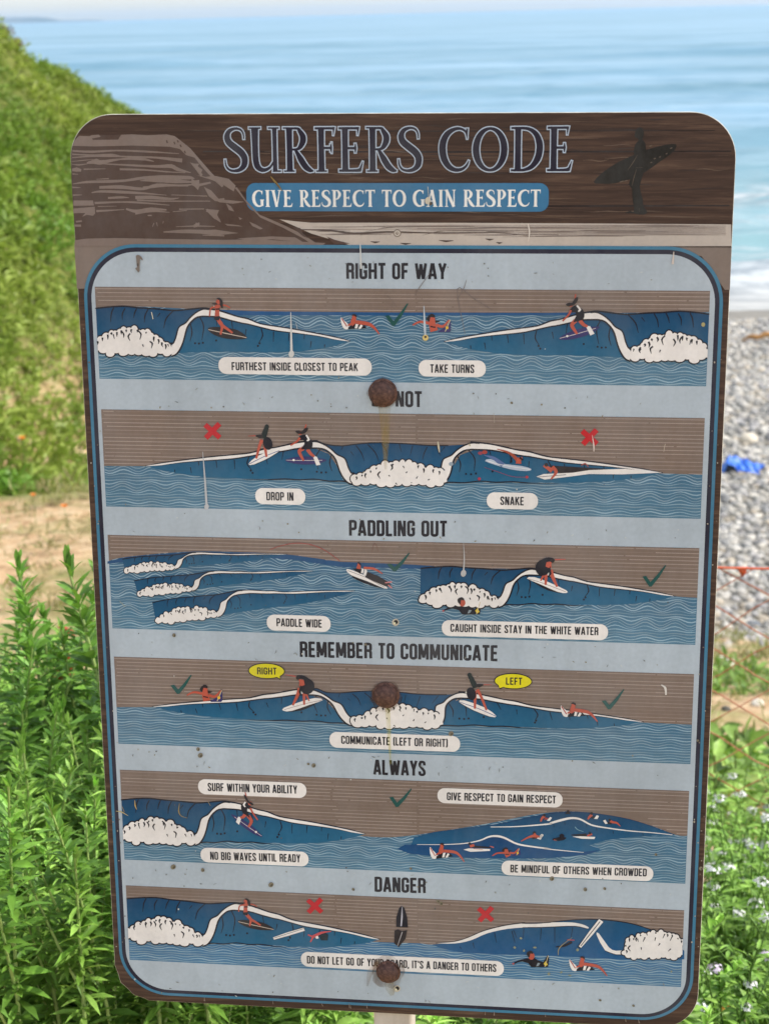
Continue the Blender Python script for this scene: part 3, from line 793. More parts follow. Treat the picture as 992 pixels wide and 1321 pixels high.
# ---- colours of the print
WHITE, CREAM, BLACK = lin(232, 226, 222), lin(234, 228, 224), lin(30, 28, 38)
PALE, NAVY, BLUE = lin(176, 187, 197), lin(42, 40, 56), lin(66, 122, 152)
SKIN, RED, GREEN, YEL = lin(186, 88, 70), lin(192, 40, 48), lin(38, 84, 80), lin(220, 208, 36)
STEEL, STEEL2, WAVE_D, WAVE_M, WAVE_L = lin(62, 102, 132), lin(84, 124, 148), lin(22, 66, 102), lin(26, 78, 114), lin(38, 104, 148)
BROWN, LINE, INKT = lin(126, 109, 99), lin(163, 147, 138), lin(44, 42, 48)
PURP, DKB = lin(58, 54, 104), lin(48, 42, 44)
TAUPE = lin(128, 113, 104)

# ---- board and post
def rrect(x0, y0, x1, y1, r, n=12):
    out = []
    for cx, cy, a0 in ((x1 - r, y1 - r, 0), (x0 + r, y1 - r, 90), (x0 + r, y0 + r, 180), (x1 - r, y0 + r, 270)):
        for k in range(n + 1): a = R(a0 + 90 * k / n); out.append((cx + r * math.cos(a), cy + r * math.sin(a)))
    return np.array(out)
def board():
    O = rrect(0, -SH, SW, 0, .041); n = len(O); th = .0052
    # chipped lower left corner, small nicks on the top edge
    d = np.array([.041, -SH + .041])
    for k, p in enumerate(O):
        if p[0] < .045 and p[1] < -SH + .05:
            O[k] = p + (d - p) * (.05 * abs(math.sin(k * 2.3)))
    bm = bmesh.new()
    c = .0004; ctr = np.array([SW / 2, -SH / 2])
    f = [bm.verts.new((x + (ctr[0] - x) * 2 * c / SW, y + (ctr[1] - y) * 2 * c / SH, 0)) for x, y in O]; h = [bm.verts.new((x, y, -c)) for x, y in O]; g = [bm.verts.new((x * .9995 + .00015, y, -th)) for x, y in O]
    ff = bm.faces.new(f); bm.faces.new(g[::-1])
    for k in range(n):
        e = bm.faces.new((f[k], h[k], h[(k + 1) % n], f[(k + 1) % n])); e.material_index = 1
        e = bm.faces.new((h[k], g[k], g[(k + 1) % n], h[(k + 1) % n])); e.material_index = 1
    bm.faces.ensure_lookup_table(); bm.faces[1].material_index = 1
    E = NT('weathered_aluminium'); nn = E.noise(E.coords(), 40, 4)
    E.bsdf(E.ramp(nn, [(.35, lin(150, 144, 130)), (.65, lin(212, 206, 192))]), .55, .4)
    bmesh.ops.recalc_face_normals(bm, faces=bm.faces[:])
    return bm_obj('sign_board', bm, [WOOD, E.m], sign)
BOARD = board()
def post():
    px0, px1 = inv((481, 1310))[0][0], inv((531, 1310))[0][0]
    wd = px1 - px0; top, bot = -.10, -SH - .95
    bm = bmesh.new(); prof = rrect(px0, -.0056 - wd, px1, -.0056, .004, 4)
    a = [bm.verts.new((x, top, z)) for x, z in prof]; b = [bm.verts.new((x, bot, z)) for x, z in prof]
    n = len(prof)
    for k in range(n): bm.faces.new((a[k], a[(k + 1) % n], b[(k + 1) % n], b[k]))
    bm.faces.new(a); bm.faces.new(b[::-1]); bmesh.ops.recalc_face_normals(bm, faces=bm.faces[:])
    M = NT('post_paint'); n1 = M.noise(M.coords((1, .2, 1)), 30, 5); n2 = M.noise(M.coords(), 90, 4)
    c = M.ramp(n1, [(.3, lin(166, 152, 138)), (.6, lin(206, 196, 184))])
    M.bsdf(M.mix(M.mapr(n2, .62, .72, 0, .7), c, lin(120, 84, 58)), .6, .3, n2, .2, .002)
    return bm_obj('sign_post', bm, M.m, sign)
post()

# ---- header: cliff picture, beach boards, silhouette
h1, h2, h3 = crop(90, 150, 4.96), crop(250, 220, 3.968), crop(760, 150, 7.086)
CL_D, CL_L, SAND = lin(80, 62, 54), lin(126, 110, 102), lin(190, 178, 168)
hd = Art()
seam = lin(38, 30, 30)
for y, x0, x1 in ((194.8, 262, 943), (265, 322, 941), (168, 240, 922)):
    hd.stroke([(x0, y), ((x0 + x1) / 2, y + .6), (x1, y - .3)], [1.2, 2.2, 1.6] if y != 168 else [.6, 1.1, .8], seam, 1)
for k in range(70):
    y = random.uniform(150, 284); x = random.uniform(290, 900); l = min(random.uniform(20, 110), 940 - x)
    c = random.choice([lin(96, 76, 64), lin(88, 70, 58), lin(46, 36, 33), lin(104, 84, 70), lin(54, 42, 38)])
    hd.stroke([(x, y), (x + l / 3, y + random.uniform(-1, 1)), (x + 2 * l / 3, y + random.uniform(-1.5, 1.5)), (min(x + l, 943), y + random.uniform(-1, 1))], [.2, random.uniform(.6, 1.3), random.uniform(.5, 1.2), .2], c, 1, 3)
# light boards along the foot of the header
beach = h2((440, 248), (520, 258), (600, 265), (992, 265)) + [(600, 287), (800, 288), (943, 289), (943.5, 317), (500, 317.5), (455, 317)] + h2((700, 350), (600, 320), (500, 275))
hd.poly(beach, SAND, 2)
GR = lin(118, 105, 98)
for k in range(34):
    y = 290 + (k % 9) * 1.75 + random.uniform(-.5, .5); x = random.uniform(380, 760) if k < 26 else random.uniform(600, 830)
    l = random.uniform(60, 180); x1 = min(x + l, 937)
    hd.stroke([(x + 20 * (y > 296), y + .8), ((x + x1) / 2, y + random.uniform(-.8, .8)), (x1, y)], [.3, random.uniform(.9, 1.7), .4], GR if k % 3 else lin(150, 136, 128), 3, 3)
for k in range(9): hd.stroke([(640, 290.5 + k * 1.5), (760, 290.2 + k * 1.55), (850 + random.uniform(0, 60), 290.5 + k * 1.5), (936, 291 + k * 1.45)], [.3, .75, .9, .4], lin(132, 118, 110), 3)
hd.stroke(h2((540, 300), (700, 305), (820, 320), (992, 312)) + [(560, 300), (640, 299.5), (683, 304)], [1, 2.2, 2.4, 2, 1.4, 1.0, .4], lin(84, 70, 64), 4, 3)
for a, b, y in ((392, 412, 312.5), (478, 490, 311), (516, 530, 313), (566, 585, 309.5), (626, 637, 307.5), (640, 648, 312)):
    hd.stroke([(a, y), ((a + b) / 2, y + 1.2), (b, y + .4)], [.4, 2.2, .5], lin(74, 58, 52), 4)
hd.disc((512.5, 300.3), 5, 5, lin(128, 114, 104), 4); hd.disc((512.5, 300.3), 3.8, 3.8, lin(196, 186, 174), 5); hd.disc((512.5, 300.3), 2, 2, lin(120, 104, 94), 6); hd.disc((512.8, 300.0), 1, 1, lin(196, 186, 174), 7)
for p in ((472, 298, 30), (545, 303, 22)): hd.stroke([(p[0], p[1]), (p[0] + p[2], p[1] - 5), (p[0] + 2 * p[2], p[1] - 6)], [.3, 1.0, .3], GR, 4, 3)
# corner areas beside the pale panel
hd.poly([(96, 318), (97, 306), (190, 308), (190, 322), (140, 330), (110, 372), (99.4, 372)], TAUPE, 2)
hd.poly([(943.7, 318.5), (840, 317), (850, 322), (905, 330), (935, 373.5), (941.5, 373.5)], TAUPE, 2)
hd.stroke([(860, 318), (943.5, 318.6)], 1.2, lin(92, 80, 74), 4)
# the cliff
cl = h1((8, 260), (10, 230), (26, 165), (50, 128)) + h1((120, 122), (185, 116), (250, 118), (330, 113), (400, 112), (500, 118), (620, 112), (672, 124), (720, 160), (770, 200), (830, 270), (900, 350), (985, 440)) + h2((200, 75), (265, 160), (330, 230), (450, 280), (560, 330), (640, 372)) + [(412, 317), (98, 317)] + h1((30, 700), (12, 420))
hd.poly(cl, CL_D, 3)
def lite(P, w, sm=3, col=CL_L, L=5): hd.stroke(h1(*P), np.asarray(w, float) / 4.96, col, L, sm)
hd.poly(h1((20, 186), (32, 150), (60, 122), (125, 124), (150, 148), (310, 146), (330, 115), (400, 112), (500, 118), (620, 112), (672, 124), (720, 160), (770, 200), (830, 270), (900, 350), (985, 440), (975, 452), (930, 412), (850, 325), (800, 262), (745, 246), (705, 206), (640, 192), (400, 184), (160, 190)), CL_L, 4)
hd.poly(h1((140, 118), (185, 114), (200, 128), (140, 140), (120, 128)), CL_L, 5)
for P, w in ((((18, 218), (140, 224), (300, 216), (480, 222), (700, 236)), (10, 14, 9, 12, 4)), (((16, 240), (150, 246), (270, 244), (330, 252)), (8, 10, 14, 3)), (((14, 262), (160, 252), (400, 256), (560, 262), (720, 280)), (6, 10, 9, 12, 24)),
             (((110, 296), (170, 286), (200, 292), (320, 272), (450, 268), (540, 286)), (10, 34, 26, 10, 20, 4)), (((14, 286), (80, 280), (150, 272)), (3, 6, 3)), (((14, 304), (60, 308), (120, 300)), (3, 9, 3)), (((200, 300), (420, 312), (560, 318), (650, 316), (690, 336), (775, 358)), (6, 12, 16, 24, 22, 4)), (((320, 336), (480, 340), (620, 352), (740, 358)), (12, 10, 8, 4)),
             (((90, 336), (230, 333)), (8, 3)), (((16, 340), (45, 338), (74, 344)), (16, 26, 14)), (((18, 366), (55, 368)), (8, 3)),
             (((20, 430), (110, 418), (250, 414), (360, 408), (470, 392), (600, 388), (760, 390), (800, 396)), (4, 14, 18, 14, 18, 26, 22, 3)), (((170, 400), (250, 396)), (3, 8)), (((450, 410), (560, 404), (680, 412), (830, 420)), (3, 30, 26, 4)), (((190, 452), (330, 450), (470, 462), (560, 434), (700, 440), (850, 428)), (16, 22, 16, 14, 12, 4)), (((470, 455), (620, 442), (760, 444)), (16, 10, 4)),
             (((16, 452), (70, 454)), (10, 3)), (((20, 502), (80, 500)), (10, 3)), (((140, 486), (200, 478), (330, 482), (470, 490), (620, 502)), (6, 14, 18, 12, 3)), (((245, 520), (330, 516), (380, 518)), (12, 14, 3)), (((420, 518), (520, 516), (640, 526), (700, 520)), (20, 22, 14, 3)), (((430, 534), (600, 540), (900, 540)), (10, 9, 5)), (((650, 500), (880, 508)), (4, 6)),
             (((160, 552), (330, 546), (450, 550), (640, 566)), (14, 9, 12, 4)), (((180, 575), (300, 572)), (5, 3)), (((170, 604), (250, 600), (350, 594)), (14, 10, 3)), (((360, 590), (430, 606), (520, 592), (620, 596)), (10, 22, 22, 8)), (((420, 622), (520, 604), (640, 612)), (10, 14, 3)), (((660, 608), (750, 600)), (4, 6)), (((700, 592), (860, 590)), (8, 6)),
             (((600, 738), (720, 734), (850, 736), (985, 740)), (6, 22, 24, 8)), (((680, 704), (800, 700), (930, 702)), (3, 9, 4)), (((805, 684), (830, 694)), (14, 20)), (((500, 632), (525, 632)), (8, 8)), (((540, 680), (530, 705)), (6, 3)), (((556, 676), (562, 702)), (6, 3)), (((600, 668), (596, 684)), (5, 3)), (((850, 758), (990, 762)), (5, 8))):
    lite(P, w)
hd.poly(h1((24, 536), (150, 536), (156, 568), (24, 570)), CL_L, 5); hd.poly(h1((24, 588), (160, 576), (164, 618), (150, 634), (110, 628), (80, 640), (100, 616), (24, 618)), CL_L, 5); hd.poly(h1((28, 690), (72, 690), (74, 704), (28, 704)), CL_L, 5); hd.stroke(h1((40, 672), (78, 668)), 2, CL_L, 5)
for P in (((770, 292), (800, 300), (830, 300), (820, 316), (850, 340), (842, 356), (852, 372), (840, 384), (800, 330)), ((780, 396), (800, 408), (830, 404), (828, 428), (900, 416), (905, 426), (830, 446), (822, 470), (800, 448), (780, 436)), ((858, 446), (890, 470), (910, 505), (950, 525), (990, 520), (990, 545), (930, 540), (890, 508)), ((880, 588), (905, 600), (930, 630), (960, 655), (968, 678), (930, 655), (900, 620), (872, 606))):
    hd.poly(h1(*P), CL_L, 6)
for P in (((10, 20), (60, 30), (110, 25), (180, 40), (215, 75), (205, 105), (150, 70), (90, 45)), ((60, 85), (90, 100), (130, 145), (190, 150), (262, 158), (200, 168), (130, 160), (90, 135)), ((165, 165), (190, 180), (208, 208), (180, 200)), ((60, 195), (130, 200), (120, 225), (140, 262), (105, 245), (80, 220)), ((285, 260), (320, 275), (355, 295), (340, 300), (300, 282)), ((0, 305), (110, 300), (230, 318), (120, 330), (0, 318)), ((160, 270), (230, 278), (250, 285), (170, 280)), ((220, 345), (400, 335), (520, 340), (560, 365), (400, 350), (300, 358)), ((230, 235), (250, 245), (235, 250)), ((0, 275), (30, 262), (25, 285), (0, 290))):
    hd.poly(h2(*P), CL_L, 6)
hd.poly(h2((210, 85), (275, 170), (340, 238), (460, 292), (560, 345), (600, 372), (630, 372), (560, 325), (455, 274), (338, 224), (268, 150), (222, 84)), CL_L, 7)
hd.poly(h2((500, 285), (545, 292), (560, 320), (590, 345), (560, 335), (520, 300)), CL_D, 8)
hd.poly(h2((680, 335), (720, 352), (800, 372), (720, 374), (700, 355)), lin(84, 60, 52), 8)
hd.poly(h1((36, 790), (110, 780), (300, 776), (600, 782), (992, 788)) + [(330, 308), (420, 313), (415, 317.3), (97.3, 317.3)], CL_L, 8)
for x, y, l in ((620, 150, 18), (668, 160, 16), (690, 150, 14), (708, 178, 16), (735, 218, 16)): hd.stroke(h1((x, y), (x + 6, y + l)), 1.6, CL_D, 9)
# surfer silhouette with board under the arm
SIL = lin(34, 31, 27)
hd.poly(h3((40, 597), (130, 505), (270, 412), (420, 345), (530, 300), (700, 256), (792, 250), (788, 295), (735, 350), (640, 415), (510, 508), (400, 562), (240, 608), (110, 612)), SIL, 3, 2)
hd.poly(h3((430, 240), (455, 215), (440, 195), (415, 180), (428, 120), (452, 98), (485, 104), (502, 140), (495, 190), (485, 208), (516, 250), (522, 400), (505, 490), (470, 600), (462, 650), (490, 760), (496, 820), (532, 868), (500, 895), (410, 885), (412, 845), (398, 760), (390, 655), (362, 620), (385, 545), (412, 430), (410, 300)), SIL, 4, 2)
hd.stroke(h3((330, 878), (375, 872), (420, 882)), [1, 2.6, 1], SIL, 4)
for P in (((440, 350), (400, 420), (350, 490)), ((425, 468), (490, 462)), ((432, 480), (405, 570), (392, 630)), ((455, 835), (462, 870))): hd.stroke(h3(*P), [.4, 1.1, .3], lin(86, 72, 62), 6, 3)
for x, y, l in ((590, 385, 6), (560, 420, 5), (700, 340, 5), (640, 370, 5), (740, 290, 7), (280, 598, 12), (320, 590, 10), (550, 270, 8)): hd.stroke(h3((x, y), (x + l * 3, y - l)), 1, lin(104, 90, 78), 6)
hd.build('header_picture', BOARD)

# ---- frame lines and pale panel
fr = Art()
def sx(px, py): return inv((px, py))[0]
xl = .5 * (sx(108.2, 405)[0] + sx(154.0, 1200)[0]); xr = .5 * (sx(931.8, 400)[0] + sx(896.2, 1225)[0])
yt = .5 * (sx(200, 314.5)[1] + sx(800, 317.0)[1]); yb = .5 * (sx(240, 1286)[1] + sx(560, 1302.2)[1])
q1, q2 = .0031, .0072
fr.flat(rrect(xl, yb, xr, yt, .052, 16), BLUE, 10); fr.flat(rrect(xl + q1, yb + q1, xr - q1, yt - q1, .049, 16), NAVY, 11)
fr.flat(rrect(xl + q2, yb + q2 * .95, xr - q2, yt - q2, .045, 16), PALE, 12)
fr.build('frame_panel', BOARD)
BX0 = float(np.mean([sx(*p)[0] for p in ((123.6, 370), (130, 528), (139, 690), (147, 848), (155, 993), (163, 1143))]))
BX1 = float(np.mean([sx(*p)[0] for p in ((915, 373), (909, 538), (902, 706), (896, 868), (889, 1020), (883, 1173))]))

# ---- lettering
def rr(x0, y0, x1, y1, r, a0=0, a1=360):               # rounded rectangle centre line, angle range counted from the right side, anticlockwise
    P = []
    cs = ((x1 - r, y1 - r, 0), (x0 + r, y1 - r, 90), (x0 + r, y0 + r, 180), (x1 - r, y0 + r, 270))
    for cx, cy, b in cs:
        for k in range(6): a = R(b + 18 * k); P.append((cx + r * math.cos(a), cy + r * math.sin(a)))
    return P
s_ = .135; h_ = s_ / 2
def glyphs():
    W = .40; x0, x1 = h_, W - h_; y0, y1 = h_, 1 - h_; r = .11; g = {}
    O = rr(x0, y0, x1, y1, r); O = O + [O[0], O[1]]
    bowl = lambda ya, yb, xr=x1: [(h_, yb), (xr - r, yb)] + [(xr - r + r * math.cos(R(a)), yb - r + r * math.sin(R(a))) for a in (72, 54, 36, 18, 0)] + [(xr, ya + r)] + [(xr - r + r * math.cos(R(a)), ya + r + r * math.sin(R(a))) for a in (-18, -36, -54, -72)] + [(xr - r, ya), (h_, ya)]
    st = [(h_, 0), (h_, 1)]
    bar = lambda y, xe=W - .04: [(h_, y), (xe, y)]
    half = rr(x0, y0, x1, y1, r)
    g['A'] = (.44, [[(.06, 0), (.2, 1)], [(.38, 0), (.24, 1)], [(.12, .26), (.32, .26)], [(.2, .93), (.24, .93)]])
    g['B'] = (W, [st, bowl(.52, y1, x1 - .01), bowl(y0, .52)])
    g['C'] = (W, [[(x1, .64)] + half[:18] + [(x1 - r, y0)] + half[19:] + [(x1, .36)]])
    g['D'] = (W, [st, bowl(y0, y1)])
    g['E'] = (.36, [st, bar(y1, .34), bar(.51, .31), bar(y0, .34)])
    g['F'] = (.35, [st, bar(y1, .335), bar(.49, .30)])
    g['G'] = (W, [[(x1, .66)] + half[:18] + half[18:] + [(x1, .47), (.21, .47)]])
    g['H'] = (.42, [st, [(.42 - h_, 0), (.42 - h_, 1)], [(h_, .51), (.42 - h_, .51)]])
    g['I'] = (s_, [st])
    g['K'] = (.42, [st, [(.10, .42), (.36, 1)], [(.19, .55), (.37, 0)]])
    g['L'] = (.34, [st, bar(y0, .325)])
    g['M'] = (.54, [st, [(.54 - h_, 0), (.54 - h_, 1)], [(.10, 1), (.27, .12)], [(.44, 1), (.27, .12)]])
    g['N'] = (.42, [st, [(.42 - h_, 0), (.42 - h_, 1)], [(.10, 1), (.32, 0)]])
    g['O'] = (W, [O])
    g['P'] = (.39, [st, bowl(.44, y1)])
    g['R'] = (W, [st, bowl(.50, y1), [(x1 - .06, .50), (x1, .40), (x1, .1), (x1 + .015, 0)]])
    g['S'] = (W, [[(x1, .70), (x1, .8)] + half[2:9] + [(x0, .78), (x0 + .02, .66), (.2, .50), (x1 - .02, .34), (x1, .22)] + half[23:17:-1] + half[16:12:-1] + [(x0, .30)]])
    g['T'] = (.38, [[(.19, 0), (.19, .95)], [(.01, y1), (.37, y1)]])
    g['U'] = (W, [[(x0, 1), (x0, .3)] + half[12:24] + [(x1, .3), (x1, 1)]])
    g['V'] = (.42, [[(.06, 1), (.20, 0)], [(.36, 1), (.22, 0)]])
    g['W'] = (.60, [[(.06, 1), (.17, 0)], [(.19, 0), (.30, .95)], [(.30, .95), (.41, 0)], [(.43, 0), (.54, 1)]])
    g['Y'] = (.42, [[(.06, 1), (.21, .42)], [(.36, 1), (.21, .42)], [(.21, .46), (.21, 0)]])
    g['('] = (.2, [[(.17, 1.04), (.09, .85), (.09, .15), (.17, -.04)]]); g[')'] = (.2, [[(.03, 1.04), (.11, .85), (.11, .15), (.03, -.04)]])
    g['.'] = (s_, [[(h_, 0), (h_, .14)]]); g["'"] = (s_, [[(h_, .72), (h_, 1)]]); g[','] = (s_, [[(h_, .15), (h_ - .02, -.12)]])
    g[' '] = (.20, [])
    return g
GL = glyphs(); GAP = .072
def text(art, txt, p0, p1, hpx, col, L, bold=1.):
    """condensed capitals from baseline point p0 to p1 (photo pixels), cap height in photo pixels"""
    a, b = inv(p0)[0], inv(p1)[0]; H = abs(inv((p0[0], p0[1] - hpx))[0][1] - a[1])
    tot = sum(GL[c][0] for c in txt) + GAP * (len(txt) - 1)
    d = (b - a) / tot; x = 0.
    for c in txt:
        w_, st = GL[c]
        for P in st:
            Q = np.array([a + d * (x + px) + np.array([0, H * py]) for px, py in P])
            art.ribbon(Q, s_ * bold * .5 * (H + np.linalg.norm(d)), col, L)
        x += w_ + GAP
def capsule(art, p0, p1, hpx, col, L):
    a, b = inv(p0)[0], inv(p1)[0]; H = abs(inv((p0[0], p0[1] - hpx))[0][1] - a[1])
    art.flat(rrect(a[0], (a[1] + b[1]) / 2 - H / 2, b[0], (a[1] + b[1]) / 2 + H / 2, H * .46, 8), col, L)

# serif capitals: strokes (points, widths) in cap height units
TK, TN, MD = .135, .05, .09
def serif():
    g = {}
    sf = lambda x, y, w=.12, d=1: ([(x - w, y + .018 * d), (x + w, y + .018 * d)], [.036, .036])
    stem = lambda x, w=TK: ([(x, 0), (x, .08), (x, .5), (x, .92), (x, 1)], [w * 1.25, w, w * .95, w, w * 1.25])
    g['S'] = (.56, [([(.47, .74), (.46, .86), (.40, .95), (.28, .975), (.15, .92), (.095, .80), (.13, .67), (.26, .555), (.40, .44), (.475, .31), (.46, .15), (.36, .05), (.22, .025), (.11, .06), (.05, .15), (.035, .28)], [.025, .035, .045, .055, .09, .13, .145, .15, .15, .145, .13, .085, .06, .05, .04, .025])])
    g['U'] = (.70, [([(.13, 1), (.13, .6), (.135, .30), (.17, .13), (.26, .05), (.36, .05), (.46, .11), (.53, .22)], [TK * 1.2, TK, TK, TK, .10, .075, .055, .04]), stem(.57, .10), sf(.13, .965, .13), sf(.55, .965, .12), ([(.55, .018), (.70, .018)], [.036, .036])])
    bowlR = lambda yb, xr: ([(.2, .972), (.36, .97), (xr - .07, .92), (xr, .80), (xr, .68), (xr - .06, .56), (.34, yb + .01), (.22, yb)], [.045, .055, .09, TK, TK, .10, .055, .045])
    g['R'] = (.68, [stem(.17), sf(.16, 0), bowlR(.50, .47), ([(.30, .50), (.42, .28), (.52, .12), (.62, .04), (.70, .02)], [.06, TK, TK, .10, .03]), sf(.1, .964, .07)])
    g['F'] = (.50, [stem(.17), sf(.17, 0), ([(.03, .972), (.40, .972), (.46, .965)], [.05, .055, .06]), ([(.455, 1), (.44, .82)], [.055, .012]), ([(.2, .535), (.38, .535)], [.055, .06]), ([(.40, .66), (.40, .42)], [.012, .012]), ([(.385, .62), (.39, .535), (.385, .45)], [.03, .05, .03])])
    g['E'] = (.58, [stem(.17), ([(.03, .972), (.42, .972), (.47, .965)], [.05, .055, .06]), ([(.465, 1), (.45, .82)], [.055, .012]), ([(.2, .53), (.40, .53)], [.055, .06]), ([(.395, .63), (.40, .53), (.395, .43)], [.025, .05, .025]), ([(.03, .028), (.40, .03), (.50, .045)], [.05, .06, .085]), ([(.49, .02), (.56, .23)], [.07, .012])])
    g['C'] = (.70, [([(.63, .77), (.60, .90), (.48, .97), (.34, .95), (.20, .85), (.115, .68), (.10, .48), (.14, .28), (.24, .12), (.38, .045), (.52, .06), (.62, .14), (.67, .25)], [.022, .05, .055, .08, .12, .145, .15, .145, .12, .085, .065, .05, .02]), ([(.63, .97), (.63, .74)], [.045, .012])])
    g['O'] = (.80, [([(.40 + .305 * math.cos(a), .5 + .465 * math.sin(a)) for a in np.linspace(0, 2 * math.pi, 41)] , [.06 + .085 * abs(math.cos(a)) ** 1.3 for a in np.linspace(0, 2 * math.pi, 41)])])
    g['D'] = (.74, [stem(.17), ([(.02, .972), (.2, .972), (.40, .95), (.55, .84), (.625, .66), (.635, .48), (.59, .28), (.47, .11), (.32, .04), (.2, .03), (.02, .028)], [.045, .055, .07, .11, .14, .145, .14, .10, .065, .055, .045])])
    g['G'] = (.74, g['C'][1][:0] + [([(.60, .77), (.57, .90), (.46, .97), (.33, .95), (.20, .85), (.115, .68), (.10, .48), (.14, .28), (.24, .12), (.36, .045), (.50, .05), (.60, .10)], [.022, .05, .055, .08, .12, .145, .15, .145, .12, .085, .065, .06]), ([(.61, .97), (.61, .74)], [.045, .012]), ([(.59, .05), (.59, .42)], [TK, TK]), sf(.60, .40, .12)])
    g['I'] = (.30, [stem(.15), sf(.15, 0, .13), sf(.15, .964, .13)])
    g['V'] = (.68, [([(.15, 1), (.35, 0)], [TK, TK * .9]), ([(.54, 1), (.36, 0)], [.055, .055]), sf(.14, .964, .13), sf(.54, .964, .10)])
    g['P'] = (.58, [stem(.17), sf(.17, 0, .13), bowlR(.46, .47), sf(.1, .964, .07)])
    g['T'] = (.60, [stem(.30), sf(.30, 0, .12), ([(.03, .968), (.57, .968)], [.06, .06]), ([(.045, 1), (.04, .78)], [.055, .012]), ([(.555, 1), (.56, .78)], [.055, .012])])
    g['A'] = (.68, [([(.34, 1), (.12, 0)], [.055, .055]), ([(.34, 1), (.54, 0)], [TK, TK]), ([(.19, .34), (.46, .34)], [.05, .05]), sf(.12, 0, .10), sf(.54, 0, .12)])
    g['N'] = (.72, [([(.15, 0), (.15, 1)], [.055, .055]), ([(.13, 1), (.57, 0)], [TK, TK]), ([(.58, 0), (.58, 1)], [.055, .055]), sf(.14, 0, .10), sf(.10, .964, .10), sf(.58, .964, .10)])
    g[' '] = (.30, [])
    return g
SG = serif()
def serif_text(art, txt, p0, p1, hpx, col, L, bold=1., outline=None, gap=.05, sub=3):
    a, b = inv(p0)[0], inv(p1)[0]; H = abs(inv((p0[0], p0[1] - hpx))[0][1] - a[1])
    adv = [SG[c][0] + gap for c in txt]; d = (b - a) / (sum(adv) - gap); x = 0.; kx = np.linalg.norm(d) / H
    for c, ad in zip(txt, adv):
        for P, wd in SG[c][1]:
            P = np.array(P); wd = np.array(wd)
            if len(P) > 2:
                m = len(P); wd = np.interp(np.linspace(0, m - 1, (m - 1) * sub + 1), np.arange(m), wd); P = catmull(P, False, sub)
            Q = np.array([a + d * (x + px) + np.array([0, H * py]) for px, py in P])
            ww = wd * H * (.35 + .65 * kx) * bold
            if outline is not None:
                o = H * .025; e0 = Q[0] - Q[1]; e1 = Q[-1] - Q[-2]; e0 /= np.linalg.norm(e0); e1 /= np.linalg.norm(e1)
                closed = np.linalg.norm(P[0] - P[-1]) < .01
                QQ = Q if closed else np.concatenate([[Q[0] + e0 * o], Q, [Q[-1] + e1 * o]]); w2 = ww if closed else np.concatenate([ww[:1], ww, ww[-1:]])
                art.ribbon(QQ, w2 + 2 * o, outline, L - 1)
            art.ribbon(Q, ww, col, L)
        x += ad
# ------------------------------------------------------------------ title, motto, headings
ti = Art()
serif_text(ti, 'SURFERS', (289, 221.3), (545, 221.0), 57.5, lin(40, 36, 50), 5, 1.0, lin(178, 190, 206), .03)
serif_text(ti, 'CODE', (565, 221.2), (738.5, 220.3), 57.5, lin(40, 36, 50), 5, 1.0, lin(178, 190, 206), .03)
ti.build('title_lettering', BOARD)
mo = Art()
capsule_px = lambda art, x0, x1, yb0, yb1, h, col, L: capsule(art, (x0, yb0), (x1, yb1), h, col, L)
a_, b_ = inv((318.5, 272.5))[0], inv((707.5, 272))[0]; t_ = inv((318.5, 235.5))[0]
mo.flat(rrect(a_[0], (a_[1] + b_[1]) / 2, b_[0], t_[1], .0085, 8), lin(62, 116, 154), 5)
serif_text(mo, 'GIVE RESPECT TO GAIN RESPECT', (325.5, 266.3), (697.5, 266.0), 21.5, lin(232, 230, 226), 6, 1.22, None, .035, 2)
mo.build('motto_plate', BOARD)
for txt, p0, p1, h in (('RIGHT OF WAY', (447, 359.2), (576, 359.6), 20.3), ('DO NOT', (480, 523.6), (544.5, 524.8), 20), ('PADDLING OUT', (450.6, 690.8), (576.8, 692), 20), ('REMEMBER TO COMMUNICATE', (387.3, 847.3), (642, 852.7), 19.8), ('ALWAYS', (482, 999.2), (549, 1001), 19.2), ('DANGER', (483.6, 1150.3), (549, 1152.3), 19)):
    A = Art(); text(A, txt, p0, p1, h, INKT, 13, 1.22); A.build('heading', BOARD)

# ------------------------------------------------------------------ picture panels
T0 = 13
def clampx(P):
    xy = inv(P); xy[:, 0] = np.clip(xy[:, 0], BX0, BX1); return xy
def w_poly(art, P, col, L, sm=0):
    P = catmull(P, True, sm) if sm else np.asarray(P, float); xy = clampx(P)
    xy = xy[np.r_[True, np.linalg.norm(np.diff(xy, axis=0), axis=1) > 2e-5]]; art.flat(xy, col, L)
def w_grad(art, P, top, bot, L):
    P = np.asarray(P, float); xy = clampx(P); t = tessellate_polygon([[Vector((p[0], p[1], 0)) for p in xy]])
    f = np.clip((P[:, 1] - P[:, 1].min()) / (np.ptp(P[:, 1]) + 1e-6) * 1.25, 0, 1)
    art._push(xy, t, np.array(top) * (1 - f[:, None]) + np.array(bot) * f[:, None], L)
def w_stroke(art, P, w, col, L, sm=3):
    P = catmull(P, False, sm) if sm and len(P) > 2 else np.asarray(P, float)
    xy = clampx(P); keep = np.r_[True, np.linalg.norm(np.diff(xy, axis=0), axis=1) > 1e-6]; xy = xy[keep]
    if len(xy) < 2: return
    w = np.asarray(w, float); w = np.interp(np.linspace(0, 1, len(xy)), np.linspace(0, 1, w.size), w) if w.ndim else w
    art.ribbon(xy, w * PX, col, L)

